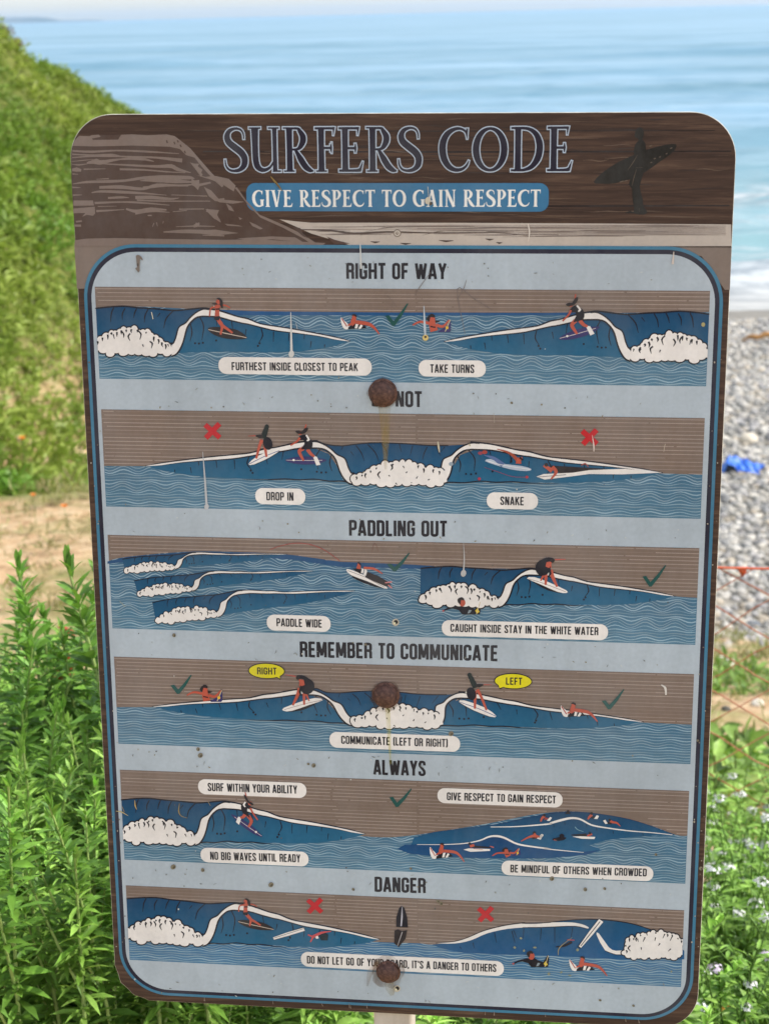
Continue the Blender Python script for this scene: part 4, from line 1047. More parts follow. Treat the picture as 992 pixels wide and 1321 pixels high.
def panel(yt0, yt1, yb0, yb1, skyline, wavy=1., seed=0, nsky=14, water=(STEEL, STEEL2), linecol=lin(150, 176, 192), label=None):
    """yt/yb: photo y of the upper/lower edge at the left and right; skyline: photo points of the boundary between sky and water"""
    rs = random.Random(seed)
    y1 = np.mean([sx(130 + 10 * seed, yt0)[1], sx(905 - 6 * seed, yt1)[1]]); y0 = np.mean([sx(135 + 8 * seed, yb0)[1], sx(900 - 6 * seed, yb1)[1]])
    A = Art()
    n = 24; xs = np.linspace(BX0, BX1, n)
    wy = y1 - (y1 - y0) * .2
    # water sheet, printed from deep blue above to grey blue below
    V = np.array([(x, y) for y in (y1, wy, (wy + y0) / 2, y0) for x in (BX0, BX1)])
    c1, c2 = np.array(water[0]), np.array(water[1])
    A._push(V, [(0, 2, 1), (1, 2, 3), (2, 4, 3), (3, 4, 5), (4, 6, 5), (5, 6, 7)], np.array([c1, c1, c1, c1, (c1 + c2) / 2, (c1 + c2) / 2, c2, c2]), T0)
    ln = Art()
    sp = .0028; per = .0283; am = .0032 * wavy; k = 0; y = y0 + .002
    while y < y1:
        m = 150; X = np.linspace(BX0 + .0004, BX1 - .0004, m)
        ph = 2 * np.pi * X / per
        sq = np.sin(ph + .25 * math.sin(k * .35))
        Y = y + am * sq * (.58 + .42 * math.cos(2 * math.pi * k / 6.5)) * np.clip((y - y0) / .008, .15, 1)
        wdt = .00098 if k % 6 < 4 else .0008
        c = np.array(linecol) * (.84 + .16 * math.sin(k * 1.7) + .06 * rs.random())
        ww = wdt * (.85 + .3 * np.cos(ph * .5 + k * 1.3))
        A.ribbon(np.c_[X, np.minimum(Y, y1)], ww, c, T0 + 1)
        y += sp; k += 1
    sk = inv(catmull(skyline, False, 4)); sk[:, 0] = np.clip(sk[:, 0], BX0, BX1)
    A.flat(np.concatenate([[(BX0, y1)], sk, [(BX1, y1)]]), BROWN, T0 + 2)
    # thin ruled lines of the sky, broken here and there
    ysk = lambda x: np.interp(x, sk[:, 0], sk[:, 1])
    y = y1 - .0018; q = 0
    while y > sk[:, 1].min():
        cuts = sorted([BX0, BX1] + [rs.uniform(BX0, BX1) for _ in range(3)] + [BX0 + .36 * SW + rs.uniform(-.004, .004), BX0 + .50 * SW])
        for a, b in zip(cuts[:-1], cuts[1:]):
            g = rs.choice([1, 1, 1, .8, .55, .25]); gap = rs.uniform(0, .003)
            X = np.linspace(a + gap, b, 26); ok = ysk(X) < y - .0004
            for u in range(25):
                if ok[u] and ok[u + 1]:
                    v = u
                    while v + 1 < 26 and ok[v + 1]: v += 1
                    A.ribbon([(X[u], y), (X[v], y)], .0008, np.array(LINE) * g + np.array(BROWN) * (1 - g), T0 + 3); break
        y -= .0037; q += 1
    return A.build('picture_panel', BOARD, None, label)

# one breaking wave, traced once; other panels use it moved, mirrored or stretched
z1, z2 = crop(120, 360, 4.96), crop(320, 360, 4.96)
W_TOP = z1((0, 188), (60, 180), (100, 176), (200, 171), (300, 181), (400, 187), (520, 198), (600, 192), (700, 182), (745, 187), (800, 197), (860, 214), (930, 238)) + z2((0, 250), (80, 282), (180, 299), (300, 317), (450, 345), (560, 368), (655, 395))
W_BLUE = W_TOP + z2((560, 425), (450, 445), (330, 462), (150, 468), (0, 465)) + z1((830, 462), (700, 466), (560, 470), (400, 480), (100, 470), (0, 470))
W_FACE = z1((560, 470), (600, 350), (640, 275), (720, 236), (800, 241), (900, 266)) + z2((0, 286), (100, 312), (180, 330), (320, 347), (450, 364), (560, 386), (640, 396), (560, 425), (450, 445), (330, 462), (150, 468), (0, 465)) + z1((830, 462), (700, 466))
W_CREST = z1((515, 408), (532, 370), (545, 320), (560, 297), (595, 277), (625, 242), (662, 211), (705, 191), (745, 194), (800, 202), (850, 217), (930, 242), (992, 256)) + z2((80, 287), (180, 303), (300, 322), (450, 350), (560, 372), (652, 395), (560, 384), (450, 361), (320, 344), (180, 327), (100, 309), (0, 284)) + z1((960, 279), (880, 260), (800, 239), (700, 235), (660, 245), (622, 280), (600, 320), (582, 390), (562, 440), (535, 478), (505, 490), (490, 470))
W_EDGE = z1((700, 235), (660, 245), (622, 280), (600, 320), (582, 390), (562, 440), (535, 478), (505, 491))
W_LIP = z1((500, 405), (515, 408), (532, 370), (545, 320), (560, 297), (595, 277), (625, 242), (662, 211), (705, 190), (745, 192))
W_UNDER = z1((700, 235), (800, 240), (880, 261), (960, 280)) + z2((0, 285), (100, 310), (180, 328), (320, 345), (450, 362), (560, 385))
F_TOP = z1((15, 400), (60, 368), (90, 343), (118, 338), (132, 350), (140, 330), (165, 320), (188, 332), (192, 314), (215, 306), (238, 318), (262, 303), (290, 322), (312, 345), (330, 322), (358, 328), (370, 358), (388, 350), (402, 366), (420, 360), (432, 390), (442, 412), (462, 394), (482, 410), (500, 402), (517, 410))
F_BOT = z1((530, 482), (490, 492), (462, 470), (430, 470), (402, 485), (370, 496), (332, 480), (310, 488), (288, 474), (250, 476), (210, 487), (150, 466), (120, 492), (90, 486), (70, 468), (15, 452))
F_MARK = [z1((132, 350), (140, 380)), z1((188, 332), (200, 352), (198, 372)), z1((240, 345), (228, 365), (240, 392)), z1((290, 325), (310, 350), (302, 385)), z1((365, 395), (382, 410), (376, 440)), z1((320, 415), (326, 432)), z1((440, 412), (450, 432)), z1((482, 412), (486, 430)), z1((500, 405), (503, 428)), z1((428, 455), (440, 445)), z1((300, 470), (312, 455)), z1((205, 395), (220, 415))]
RIBS_L = [z1((135, 180), (120, 215), (115, 272)), z1((207, 185), (190, 220), (190, 260)), z1((282, 185), (268, 215), (262, 246)), z1((355, 190), (335, 230), (330, 276)), z1((432, 215), (412, 240)), z1((515, 200), (470, 250), (454, 312))]
RIBS_R = [z1((626, 285), (635, 340), (622, 397)), z1((685, 240), (710, 300), (698, 388)), z1((790, 245), (795, 295)), z1((888, 265), (897, 325)), z1((982, 318), (975, 360)), z2((85, 312), (95, 360), (72, 402)), z2((165, 335), (163, 400)), z2((265, 345), (260, 395)), z2((362, 350), (360, 382)), z2((406, 395), (400, 438)), z2((492, 415), (490, 437))]
SPOTS = z1((680, 410), (655, 408), (790, 390), (705, 405)) + z2((65, 425), (75, 408))
W_FOOT = z1((505, 491), (560, 468), (640, 470), (720, 458), (800, 466), (880, 462), (960, 470)) + z2((0, 472), (120, 474))
def affine(src, dst):
    s = np.c_[np.array(src, float), np.ones(len(src))]; m = np.linalg.lstsq(s, np.array(dst, float), rcond=None)[0]
    return lambda P: np.c_[np.array(P, float).reshape(-1, 2), np.ones(len(np.array(P).reshape(-1, 2)))] @ m
LM_PEAK, LM_TAIL, LM_FOOT, LM_FOAM = (264.1, 398.3), (452, 439.6), (221, 459), (124, 438)
def resample(P, step):
    P = np.asarray(P, float); d = np.r_[0, np.cumsum(np.linalg.norm(np.diff(P, axis=0), axis=1))]
    t = np.linspace(0, d[-1], max(3, int(d[-1] / step) + 1)); return np.stack([np.interp(t, d, P[:, 0]), np.interp(t, d, P[:, 1])], -1)
def outline_foam(A, T, B, L, marks, lw=1.5, ends=(False, True)):
    """cauliflower edge: lobes of printed white with a black line round each"""
    T, B = np.asarray(T, float), np.asarray(B, float); rs = random.Random(int(abs(T[0][0]) * 7))
    k = np.clip(np.ptp(T[:, 0]) / 97., .45, 1.1)
    mid = lambda x: .5 * (np.interp(x, T[:, 0], T[:, 1]) + np.interp(x, B[::-1, 0], B[::-1, 1]))
    P = np.concatenate([T, B]); cx = P[:, 0].mean()
    def inset(Q, r): return [np.array([x + (cx - x) * .03, y + np.sign(mid(x) - y) * min(r, abs(mid(x) - y))]) for x, y in Q]
    def lobe(c, rx, ry, col, l, ang):
        a = np.arange(14) * 2 * np.pi / 14; x, y = rx * np.cos(a), ry * np.sin(a)
        w_poly(A, np.stack([c[0] + x * math.cos(ang) - y * math.sin(ang), c[1] + x * math.sin(ang) + y * math.cos(ang)], -1), col, l)
    tops, bots = resample(T, 7.6 * k), resample(B, 9.5 * k)
    if ends[0]: tops = tops[1:]
    if ends[1]: tops = tops[:-1]; bots = bots[1:]
    cs = [(c, 4.4 * k * rs.uniform(.85, 1.2), 5.6 * k * rs.uniform(.85, 1.15), rs.uniform(-.35, .35)) for c in inset(tops, 3.4 * k)] + [(c, 5.6 * k * rs.uniform(.9, 1.15), 4.0 * k, rs.uniform(-.2, .2)) for c in inset(bots, 3.0 * k)]
    for c, rx, ry, a in cs: lobe(c, rx + lw * .95, ry + lw * .95, BLACK, L, a)
    w_poly(A, np.array(inset(catmull(T, False, 2), 2.4 * k) + inset(catmull(B, False, 2), 2.0 * k)), CREAM, L + 1)
    for c, rx, ry, a in cs: lobe(c, rx, ry, CREAM, L + 2, a)
    m = (tops[:-1] + tops[1:]) / 2
    for q in m:
        l = rs.uniform(2.5, 8.5) * k; b = rs.uniform(-1.2, 1.2) * k
        if rs.random() < .8: w_stroke(A, [(q[0], q[1] + 1.2 * k), (q[0] + b * 1.5, q[1] + l * .55), (q[0] + b * .4, q[1] + l)], [lw * 1.4, lw * 1.3, .6], BLACK, L + 3)
    for g in marks[:9]: w_stroke(A, g, [lw * 1.1, lw * 1.2, .6], BLACK, L + 3)
def wave(par, dst, foam=True, back=True, foot=True, L=T0 + 4, lw=1.75, ribs=True, left_cut=None):
    src = (LM_PEAK, LM_TAIL, LM_FOOT) + ((LM_FOAM,) if len(dst) == 4 else ())
    f = affine(src, dst); A = Art()
    if back:
        w_grad(A, f(W_BLUE), WAVE_D, lin(34, 92, 128), L)
        if left_cut: pass
    w_grad(A, f(W_FACE), WAVE_M, lin(38, 98, 132), L + 1)
    if ribs:
        for r in (RIBS_L if back else []) + RIBS_R: w_stroke(A, f(r), [.7 * lw, .9 * lw, .35 * lw], BLACK, L + 2)
        for p in f(SPOTS): A.disc(p, .8 * lw, .8 * lw, BLACK, L + 2, 0, 8)
    tp = f(W_TOP)
    w_stroke(A, tp if back else tp[8:], [lw, lw, lw, lw * .8, lw * .6], BLACK, L + 3)
    if foot: w_stroke(A, f(W_FOOT), [lw, lw * .8, lw * .9, .3], BLACK, L + 3)
    w_poly(A, catmull(f(W_CREST), True, 3), CREAM, L + 4)
    w_stroke(A, f(W_UNDER), [lw * 1.1, lw * .9, lw * .8, .4], BLACK, L + 5); w_stroke(A, f(W_EDGE), lw * 1.1, BLACK, L + 5); w_stroke(A, f(W_LIP), lw, BLACK, L + 5)
    if foam: outline_foam(A, f(F_TOP), f(F_BOT), L + 6, [f(m) for m in F_MARK], lw * .95)
    return A, f

# ---- little printed figures, each traced once
def place(src, dst): return affine(src, dst)
ident = lambda P: np.array(P, float).reshape(-1, 2)
class Fig:
    def __init__(s, f, k=1., L=T0 + 12): s.A = Art(); s.f = f; s.k = k; s.L = L
    def p(s, pts, col, l=0, sm=0): s.A.poly(s.f(pts), col, s.L + l * .5, sm)
    def s(s, pts, w, col, l=0, sm=3): s.A.stroke(s.f(pts), np.asarray(w, float) * s.k / 4.96, col, s.L + l * .5, sm)
    def d(s, c, r, col, l=0, ry=None, ang=0.): s.A.disc(s.f([c])[0], r * s.k / 4.96, (ry or r) * s.k / 4.96, col, s.L + l * .5, ang)
def sub(A, par, name, label=None): return A.build(name, par, None, label)
z4 = crop(720, 360, 4.96); z3 = crop(520, 360, 4.96); z5 = crop(320, 530, 4.96); z6 = crop(520, 530, 4.96); z8 = crop(330, 690, 4.96); z9 = crop(530, 700, 4.96)
def standing_woman(par, f=ident, k=1.):
    g = Fig(f, k); c = z1
    g.p(c((735, 318), (770, 303), (850, 308), (930, 325), (988, 372), (930, 382), (850, 377), (780, 355)), DKB, 0, 3)
    g.s(c((740, 320), (860, 346), (985, 372)), [4, 5, 4], lin(206, 190, 176), 1)
    g.s(c((800, 250), (825, 290), (860, 315), (895, 342)), [24, 20, 16, 12], SKIN, 2); g.s(c((797, 250), (828, 292), (818, 352)), [22, 18, 11], SKIN, 2)
    g.s(c((796, 240), (797, 205), (800, 160)), [30, 26, 26], SKIN, 3); g.p(c((775, 237), (815, 233), (808, 262), (780, 258)), BLACK, 4); g.s(c((788, 190), (814, 188)), 9, BLACK, 4)
    g.s(c((795, 172), (757, 184), (748, 235)), [12, 9, 8], SKIN, 4); g.s(c((810, 168), (845, 164), (880, 180)), [12, 9, 6], SKIN, 4)
    g.d(c((804, 142))[0], 15, SKIN, 5); g.p(c((792, 122), (812, 116), (832, 140), (832, 186), (814, 162), (812, 134)), DKB, 6, 2); g.s(c((762, 154), (796, 156)), [3, 10], DKB, 6)
    sub(g.A, par, 'surfer')
def arm_up_surfer(par, f=ident, k=1.):
    g = Fig(f, k); c = z4
    g.p(c((5, 377), (60, 342), (140, 314), (255, 300), (258, 314), (200, 350), (110, 378), (40, 386)), PURP, 0, 3); g.s(c((10, 376), (110, 350), (240, 312)), [3, 4, 3], lin(206, 196, 196), 1)
    g.d(c((58, 362))[0], 7, CREAM, 2); g.p(c((175, 296), (204, 298), (232, 346), (206, 358)), CREAM, 2)
    g.s(c((112, 262), (88, 290), (102, 320), (122, 348)), [26, 22, 18, 13], SKIN, 3); g.s(c((138, 262), (162, 288), (188, 300)), [24, 20, 14], SKIN, 3)
    g.p(c((75, 192), (108, 166), (150, 186), (168, 216), (160, 255), (126, 264), (97, 273), (115, 232), (108, 208), (80, 210)), BLACK, 4, 2)
    g.s(c((120, 165), (140, 192), (128, 204)), [10, 12, 8], CREAM, 5); g.s(c((82, 196), (66, 226), (28, 266)), [14, 11, 9], SKIN, 5); g.s(c((104, 158), (112, 92)), [10, 7], SKIN, 5)
    g.d(c((80, 162))[0], 13, SKIN, 5); g.p(c((48, 160), (70, 148), (90, 148), (108, 118), (128, 114), (122, 140), (104, 160), (70, 172)), DKB, 6, 2)
    sub(g.A, par, 'surfer')
def crouching_long_hair(par, f=ident, k=1.):
    g = Fig(f, k); c = z5
    g.p(c((4, 338), (60, 288), (175, 242), (204, 252), (130, 300), (40, 340)), CREAM, 0, 2); g.s(c((8, 338), (100, 292), (200, 252)), 4, lin(70, 84, 140), 1); g.s(c((40, 342), (130, 302), (206, 254)), 3, BLACK, 1)
    g.s(c((90, 182), (72, 232), (55, 302)), [20, 17, 13], SKIN, 2); g.s(c((104, 190), (112, 240), (120, 292)), [20, 18, 13], SKIN, 2)
    g.d(c((128, 206))[0], 30, BLACK, 3, 42, -.25); g.s(c((124, 95), (112, 130), (98, 172)), [24, 32, 36], lin(30, 40, 40), 4)
    g.d(c((122, 98))[0], 14, lin(30, 40, 40), 5); g.s(c((52, 156), (74, 160), (96, 160)), [9, 24, 20], DKB, 5); g.s(c((50, 156), (2, 158)), [7, 3], lin(176, 84, 74), 4)
    sub(g.A, par, 'surfer')
def crouching_round_back(par, f=ident, k=1.):
    g = Fig(f, k); c = z9
    g.p(c((742, 226), (790, 218), (880, 250), (994, 302), (994, 320), (940, 313), (830, 265)), CREAM, 1, 2); g.p(c((775, 240), (880, 285), (968, 322), (880, 304), (810, 268)), BLACK, 0, 2)
    g.s(c((752, 228), (860, 262), (990, 312)), 3, lin(150, 120, 116), 2)
    g.s(c((858, 165), (864, 212), (862, 268)), [26, 20, 13], SKIN, 3); g.s(c((894, 172), (908, 218), (936, 280)), [26, 22, 13], SKIN, 3); g.s(c((852, 200), (830, 242)), [14, 9], SKIN, 3)
    g.s(c((884, 160), (884, 122)), [30, 26], SKIN, 4); g.d(c((845, 158))[0], 48, BLACK, 5, 52, .3); g.s(c((830, 128), (870, 106), (910, 108)), [30, 26, 26], BLACK, 5)
    g.p(c((868, 122), (905, 118), (885, 160), (862, 150)), SKIN, 6); g.s(c((884, 160), (892, 196), (878, 215)), [16, 14, 6], BLACK, 6); g.d(c((906, 112))[0], 14, DKB, 6); g.s(c((922, 106), (990, 104)), [8, 4], lin(190, 92, 84), 5)
    sub(g.A, par, 'surfer')
def paddler_white_board(par, f=ident, k=1.):
    g = Fig(f, k); c = z2
    g.p(c((595, 243), (608, 252), (642, 300), (642, 318), (615, 314), (598, 280)), CREAM, 0, 2); g.s(c((600, 248), (634, 300)), 7, lin(176, 84, 74), 1); g.s(c((620, 268), (660, 312)), [6, 12], CREAM, 1)
    g.p(c((640, 318), (645, 302), (682, 284), (740, 290), (762, 311)), BLACK, 2, 1)
    g.p(c((690, 284), (708, 284), (700, 312), (684, 312)), CREAM, 3); g.p(c((722, 288), (736, 294), (722, 316), (706, 314)), CREAM, 3)
    g.s(c((686, 284), (676, 268), (682, 238)), [44, 34, 22], SKIN, 3); g.s(c((672, 278), (640, 294)), [16, 10], SKIN, 3); g.s(c((695, 272), (770, 284), (808, 308), (842, 350)), [24, 22, 16, 6], SKIN, 4)
    g.d(c((682, 236))[0], 14, SKIN, 4); g.p(c((664, 230), (676, 220), (694, 226), (694, 242), (682, 232)), DKB, 5, 2)
    sub(g.A, par, 'paddler')
def paddler_purple_board(par, f=ident, k=1.):
    g = Fig(f, k); c = z3
    g.p(c((228, 328), (280, 302), (306, 258), (306, 328), (298, 337), (225, 337)), PURP, 0, 1); g.s(c((270, 332), (302, 258)), 5, lin(206, 190, 150), 1); g.d(c((282, 308))[0], 10, lin(224, 180, 60), 2)
    g.p(c((150, 250), (180, 218), (206, 232), (200, 258), (240, 266), (205, 278), (170, 270)), DKB, 1, 2)
    g.s(c((190, 242), (188, 285), (200, 330)), [26, 40, 48], SKIN, 2); g.s(c((178, 282), (110, 270), (62, 292)), [18, 14, 8], SKIN, 2); g.s(c((212, 290), (256, 300), (296, 258)), [20, 16, 8], SKIN, 3); g.s(c((175, 300), (208, 306)), 8, BLACK, 3)
    sub(g.A, par, 'paddler')
def paddler_black_suit(par, f=ident, k=1.):
    g = Fig(f, k); c = z9
    g.p(c((258, 412), (300, 398), (350, 396), (368, 408), (410, 425), (438, 378), (450, 398), (442, 457), (330, 458), (308, 430), (272, 420)), BLACK, 0, 1)
    g.s(c((305, 405), (245, 418), (205, 436)), [18, 12, 8], BLACK, 0); g.d(c((208, 434))[0], 7, lin(176, 96, 100), 1)
    g.p(c((372, 428), (390, 430), (378, 448), (362, 452)), lin(136, 148, 156), 1); g.p(c((412, 434), (426, 416), (440, 440), (424, 452)), lin(218, 190, 60), 1); g.s(c((420, 455), (444, 378)), 4, lin(206, 190, 150), 2)
    g.d(c((330, 382))[0], 20, SKIN, 2, 24); g.p(c((302, 380), (300, 358), (325, 346), (342, 358), (338, 368), (322, 366), (318, 392)), DKB, 3, 2)
    sub(g.A, par, 'paddler')
def paddler_prone(par, f=ident, k=1.):
    g = Fig(f, k); c = z8
    g.p(c((600, 248), (720, 298), (832, 340), (780, 334), (690, 306), (630, 276)), BLACK, 0, 1); g.p(c((580, 222), (604, 219), (710, 262), (838, 330), (822, 340), (720, 296), (612, 256)), CREAM, 1, 2); g.s(c((590, 226), (700, 268), (826, 334)), 3, lin(120, 112, 116), 2)
    g.p(c((700, 266), (716, 234), (782, 260), (850, 298), (866, 326), (828, 326), (760, 296)), DKB, 3, 1); g.p(c((618, 214), (672, 212), (690, 244), (668, 246)), BLACK, 3)
    g.p(c((680, 212), (694, 218), (687, 244), (674, 240)), CREAM, 4); g.p(c((700, 212), (714, 228), (706, 258), (690, 252)), CREAM, 4)
    g.s(c((658, 215), (664, 180)), [26, 20], SKIN, 4); g.p(c((650, 176), (660, 170), (674, 184), (672, 196), (660, 182)), DKB, 5); g.s(c((692, 208), (758, 215), (812, 246)), [16, 16, 7], SKIN, 5)
    g.s(c((828, 304), (872, 298)), [7, 10], lin(206, 130, 130), 4); g.s(c((848, 318), (872, 338)), [8, 9], lin(206, 130, 130), 4)
    sub(g.A, par, 'paddler')
def check(par, pts, w=(2.2, 2.6, 1.6, .6), name='check_mark'):
    A = Art(); a, b, c = [np.array(p, float) for p in pts]
    n = lambda v: v / np.linalg.norm(v)
    A.poly([a + (-2.2, .3), a + (2.6, -.5), b + (.4, -5.0), (b + c) / 2 + (-1.2, -.8), c + (-.3, -.6), c + (.8, .4), (b + c) / 2 + (2.0, 1.6), b + (2.0, .6), b + (-1.2, .8)], GREEN, T0 + 12)
    sub(A, par, name)
def cross(par, c, r=9.5):
    A = Art(); x, y = c
    A.stroke([(x - r, y - r * .85), (x + r, y + r * .9)], 6.6, RED, T0 + 12); A.stroke([(x + r * .95, y - r), (x - r * .9, y + r * .95)], 6.6, RED, T0 + 12)
    sub(A, par, 'cross_mark')
def caption(par, txt, px0, px1, tx0, tx1, plate_h, cap_h, drop):
    """px0/px1: middle of the plate's left and right end, tx: baseline ends of the words"""
    A = Art()
    capsule(A, px0, px1, plate_h, CREAM, T0 + 12)
    text(A, txt, tx0, tx1, cap_h, INKT, T0 + 13, 1.15)
    sub(A, par, 'caption')
def bubble(par, txt, c, rx, ry, tail, t0, t1, h):
    A = Art(); A.disc(c, rx + 1.1, ry + 1.1, BLACK, T0 + 12, .03, 40)
    A.poly([tail[0] + np.array((-1.6, 0)), tail[1] + np.array((.4, 1.6)), tail[2] + np.array((1.6, 0))], BLACK, T0 + 12)
    A.disc(c, rx, ry, YEL, T0 + 13, .03, 40); A.poly([tail[0], tail[1], tail[2]], YEL, T0 + 13)
    text(A, txt, t0, t1, h, INKT, T0 + 14, 1.05); sub(A, par, 'speech_bubble')
def mv(src, dst, k=None, mirror=False, ky=None):      # move a figure so that its point src lands on dst
    k = k or 1.; ky = ky or k; m = -1 if mirror else 1
    def f(P):
        P = np.array(P, float).reshape(-1, 2); return np.stack([dst[0] + (P[:, 0] - src[0]) * k * m, dst[1] + (P[:, 1] - src[1]) * ky], -1)
    return f

# ================= panel 1: right of way
p1 = panel(370.5, 373.5, 489, 497, [(122, 398), (180, 395), (264, 399), (330, 402), (500, 403), (700, 403.5), (800, 403), (916, 402)], 1., 0, label='picture strip of two surfers taking turns on facing waves')
A = Art()
A.poly([(275, 398.5), (330, 401), (500, 402.5), (700, 403), (790, 402), (790, 406), (500, 406.5), (275, 406)], lin(38, 84, 132), T0 + 3); sub(A, p1, 'horizon_line')
A, f = wave(p1, (LM_PEAK, LM_TAIL, LM_FOOT), foot=False); sub(A, p1, 'wave')
A, f = wave(p1, ((768.4, 402), (572.4, 440.6), (814.8, 464.8), (914, 447)), foot=False); sub(A, p1, 'wave')
standing_woman(p1); arm_up_surfer(p1); paddler_white_board(p1); paddler_purple_board(p1)
check(p1, ((499.5, 406.5), (507.5, 419), (526, 391)))
caption(p1, 'FURTHEST INSIDE CLOSEST TO PEAK', (282.3, 471), (479.8, 472.8), (299.4, 476.9), (462, 478.2), 22, 10.3, 0)
caption(p1, 'TAKE TURNS', (540.2, 474.6), (626.8, 474.9), (555, 480.2), (611.8, 480.6), 21.5, 10.8, 0)

# ================= panel 2: do not
p2 = panel(528.5, 538, 654, 668, [(128, 600.5), (188, 601), (330, 601), (520, 604), (700, 607), (855, 610.5), (909, 612)], .8, 1, label='picture strip of surfers dropping in and snaking on one double wave')
c5, c6 = crop(110, 500, 2.362), crop(510, 500, 2.362)
def double_wave(par, l, r, mid, foam_dst, extra=()):
    A = Art()
    # blue hollow between the two crests
    w_grad(A, mid, WAVE_D, lin(36, 94, 132), T0 + 4)
    w_stroke(A, mid[:len(mid) // 2], 1.4, BLACK, T0 + 5)
    for P in extra: w_stroke(A, P, [1., 1.2, .4], BLACK, T0 + 6)
    sub(A, par, 'wave_back')
    A1, f1 = wave(par, l, False, False, True); sub(A1, par, 'wave')
    A2, f2 = wave(par, r, False, False, True); sub(A2, par, 'wave')
    B = Art(); ff = affine(((457, 624.8), (564, 626), (510, 596)), foam_dst)
    FT = z5((668, 455), (672, 415), (690, 402), (708, 412), (722, 394), (740, 392), (758, 408), (770, 378), (790, 362), (812, 362), (830, 350), (858, 345), (872, 330), (900, 328), (922, 345), (940, 325), (968, 318), (992, 326)) + z6((20, 322), (45, 318), (72, 338), (92, 340), (100, 345), (122, 345), (140, 362), (150, 378), (172, 356), (205, 362), (222, 378), (240, 390), (252, 372), (272, 366), (286, 368))
    FB = z6((290, 462), (270, 468), (240, 475), (210, 470), (180, 482), (140, 464), (110, 477), (60, 463), (20, 476)) + z5((992, 474), (940, 470), (915, 482), (880, 476), (850, 480), (820, 468), (780, 458), (740, 470), (690, 470))
    mk = [z5((848, 385), (832, 405), (846, 430)), z5((915, 340), (925, 362), (912, 378)), z5((902, 408), (908, 418)), z5((945, 458), (955, 470)), z6((20, 395), (28, 385)), z6((85, 430), (95, 415)), z6((160, 440), (172, 433)), z6((0, 350), (10, 365)), z6((100, 345), (95, 365)), z6((145, 380), (150, 395)), z6((245, 390), (240, 410))]
    outline_foam(B, ff(FT), ff(FB), T0 + 10, [ff(m) for m in mk], 1.5, (True, True)); sub(B, par, 'foam')
mid2 = z5((400, 200), (440, 190), (500, 212), (600, 222), (700, 210), (820, 202), (960, 206)) + z6((60, 212), (180, 220), (290, 220), (360, 216), (400, 214), (420, 240), (330, 300), (320, 440)) + z6((100, 470)) + z5((900, 470), (700, 470), (640, 380), (520, 270), (430, 230))
ex2 = [z5((608, 225), (598, 248)), z5((658, 258), (678, 285)), z5((690, 218), (725, 265), (745, 318)), z5((765, 212), (815, 265), (838, 325)), z5((855, 210), (885, 250), (890, 285)), z5((968, 208), (982, 262)), z6((62, 220), (45, 285)), z6((155, 228), (135, 270), (125, 310)), z6((215, 225), (228, 260), (240, 285)), z6((268, 228), (240, 260))]
double_wave(p2, ((406.7, 569.3), (187.5, 600.8), (457, 624.8)), ((610.7, 571), (855, 609.5), (564, 626)), mid2, ((457, 624.8), (564, 626), (510, 596)), ex2)
crouching_long_hair(p2)
arm_up_surfer(p2, affine(z4((80, 162), (5, 377), (258, 314)), z5((335, 138), (240, 312), (494, 320))))
g = Fig(ident, 1.); c = z6
g.p(c((524, 318), (560, 305), (640, 336), (760, 350), (822, 370), (790, 383), (690, 372), (600, 346)), lin(180, 190, 206), 0, 2); g.s(c((535, 316), (640, 345), (815, 372)), 4, lin(226, 222, 222), 1)
g.s(c((602, 242), (660, 258), (700, 280), (738, 318)), [5, 12, 18, 24], lin(160, 80, 62), 2); g.s(c((738, 335), (742, 310), (764, 298)), [34, 28, 14], SKIN, 3); g.s(c((745, 296), (768, 312)), [14, 10], DKB, 4); g.s(c((688, 330), (694, 296)), [10, 6], BLACK, 3)
g.s(c((640, 345), (580, 300), (520, 282)), [30, 20, 4], lin(92, 112, 156), 0); sub(g.A, p2, 'surfer', 'faded tumbling surfer')
g = Fig(ident, 1.); k6 = lambda *p: c6(*p)
g.p(k6((470, 236), (540, 240), (640, 246), (770, 256), (640, 258), (560, 262), (505, 262)), DKB, 1, 1)
g.p(k6((430, 270), (452, 262), (540, 258), (592, 250), (700, 246), (812, 258), (690, 263), (590, 262), (530, 270), (455, 279)), CREAM, 2, 1); g.s(k6((436, 271), (520, 264)), 4, lin(120, 110, 120), 3)
g.s(k6((452, 236), (478, 252)), [14, 30], SKIN, 4); g.s(k6((478, 240), (490, 256), (474, 278)), [24, 20, 9], SKIN, 4); g.d(k6((460, 234))[0], 12, DKB, 5)
g.s(k6((566, 236), (578, 230), (588, 240)), [5, 7, 5], lin(168, 84, 74), 4)
sub(g.A, p2, 'surfer', 'surfer cutting in low on the wave')
A = Art()
A.stroke(z6((520, 358), (620, 392), (700, 418), (780, 422)), [.5, .8, .6], lin(140, 74, 96), T0 + 12, 3); A.disc(z6((488, 432))[0], 2, 2, lin(176, 60, 80), T0 + 12); A.disc(z6((792, 421))[0], 2, 1.8, lin(176, 60, 70), T0 + 12); A.disc(z6((494, 268))[0], 3, 2.2, lin(150, 70, 84), T0 + 12); A.disc(z6((522, 262))[0], 3.5, 2.5, lin(160, 70, 64), T0 + 12); sub(A, p2, 'track_mark')
cross(p2, (274.5, 555.5)); cross(p2, (760.5, 563.5))
caption(p2, 'DROP IN', (329.7, 639.5), (394.2, 640.2), (344.2, 644.8), (379, 645.4), 21, 10.7, 0)
caption(p2, 'SNAKE', (627.9, 645.4), (694, 645.9), (645.3, 650.8), (675.7, 651.4), 21.5, 10.8, 0)

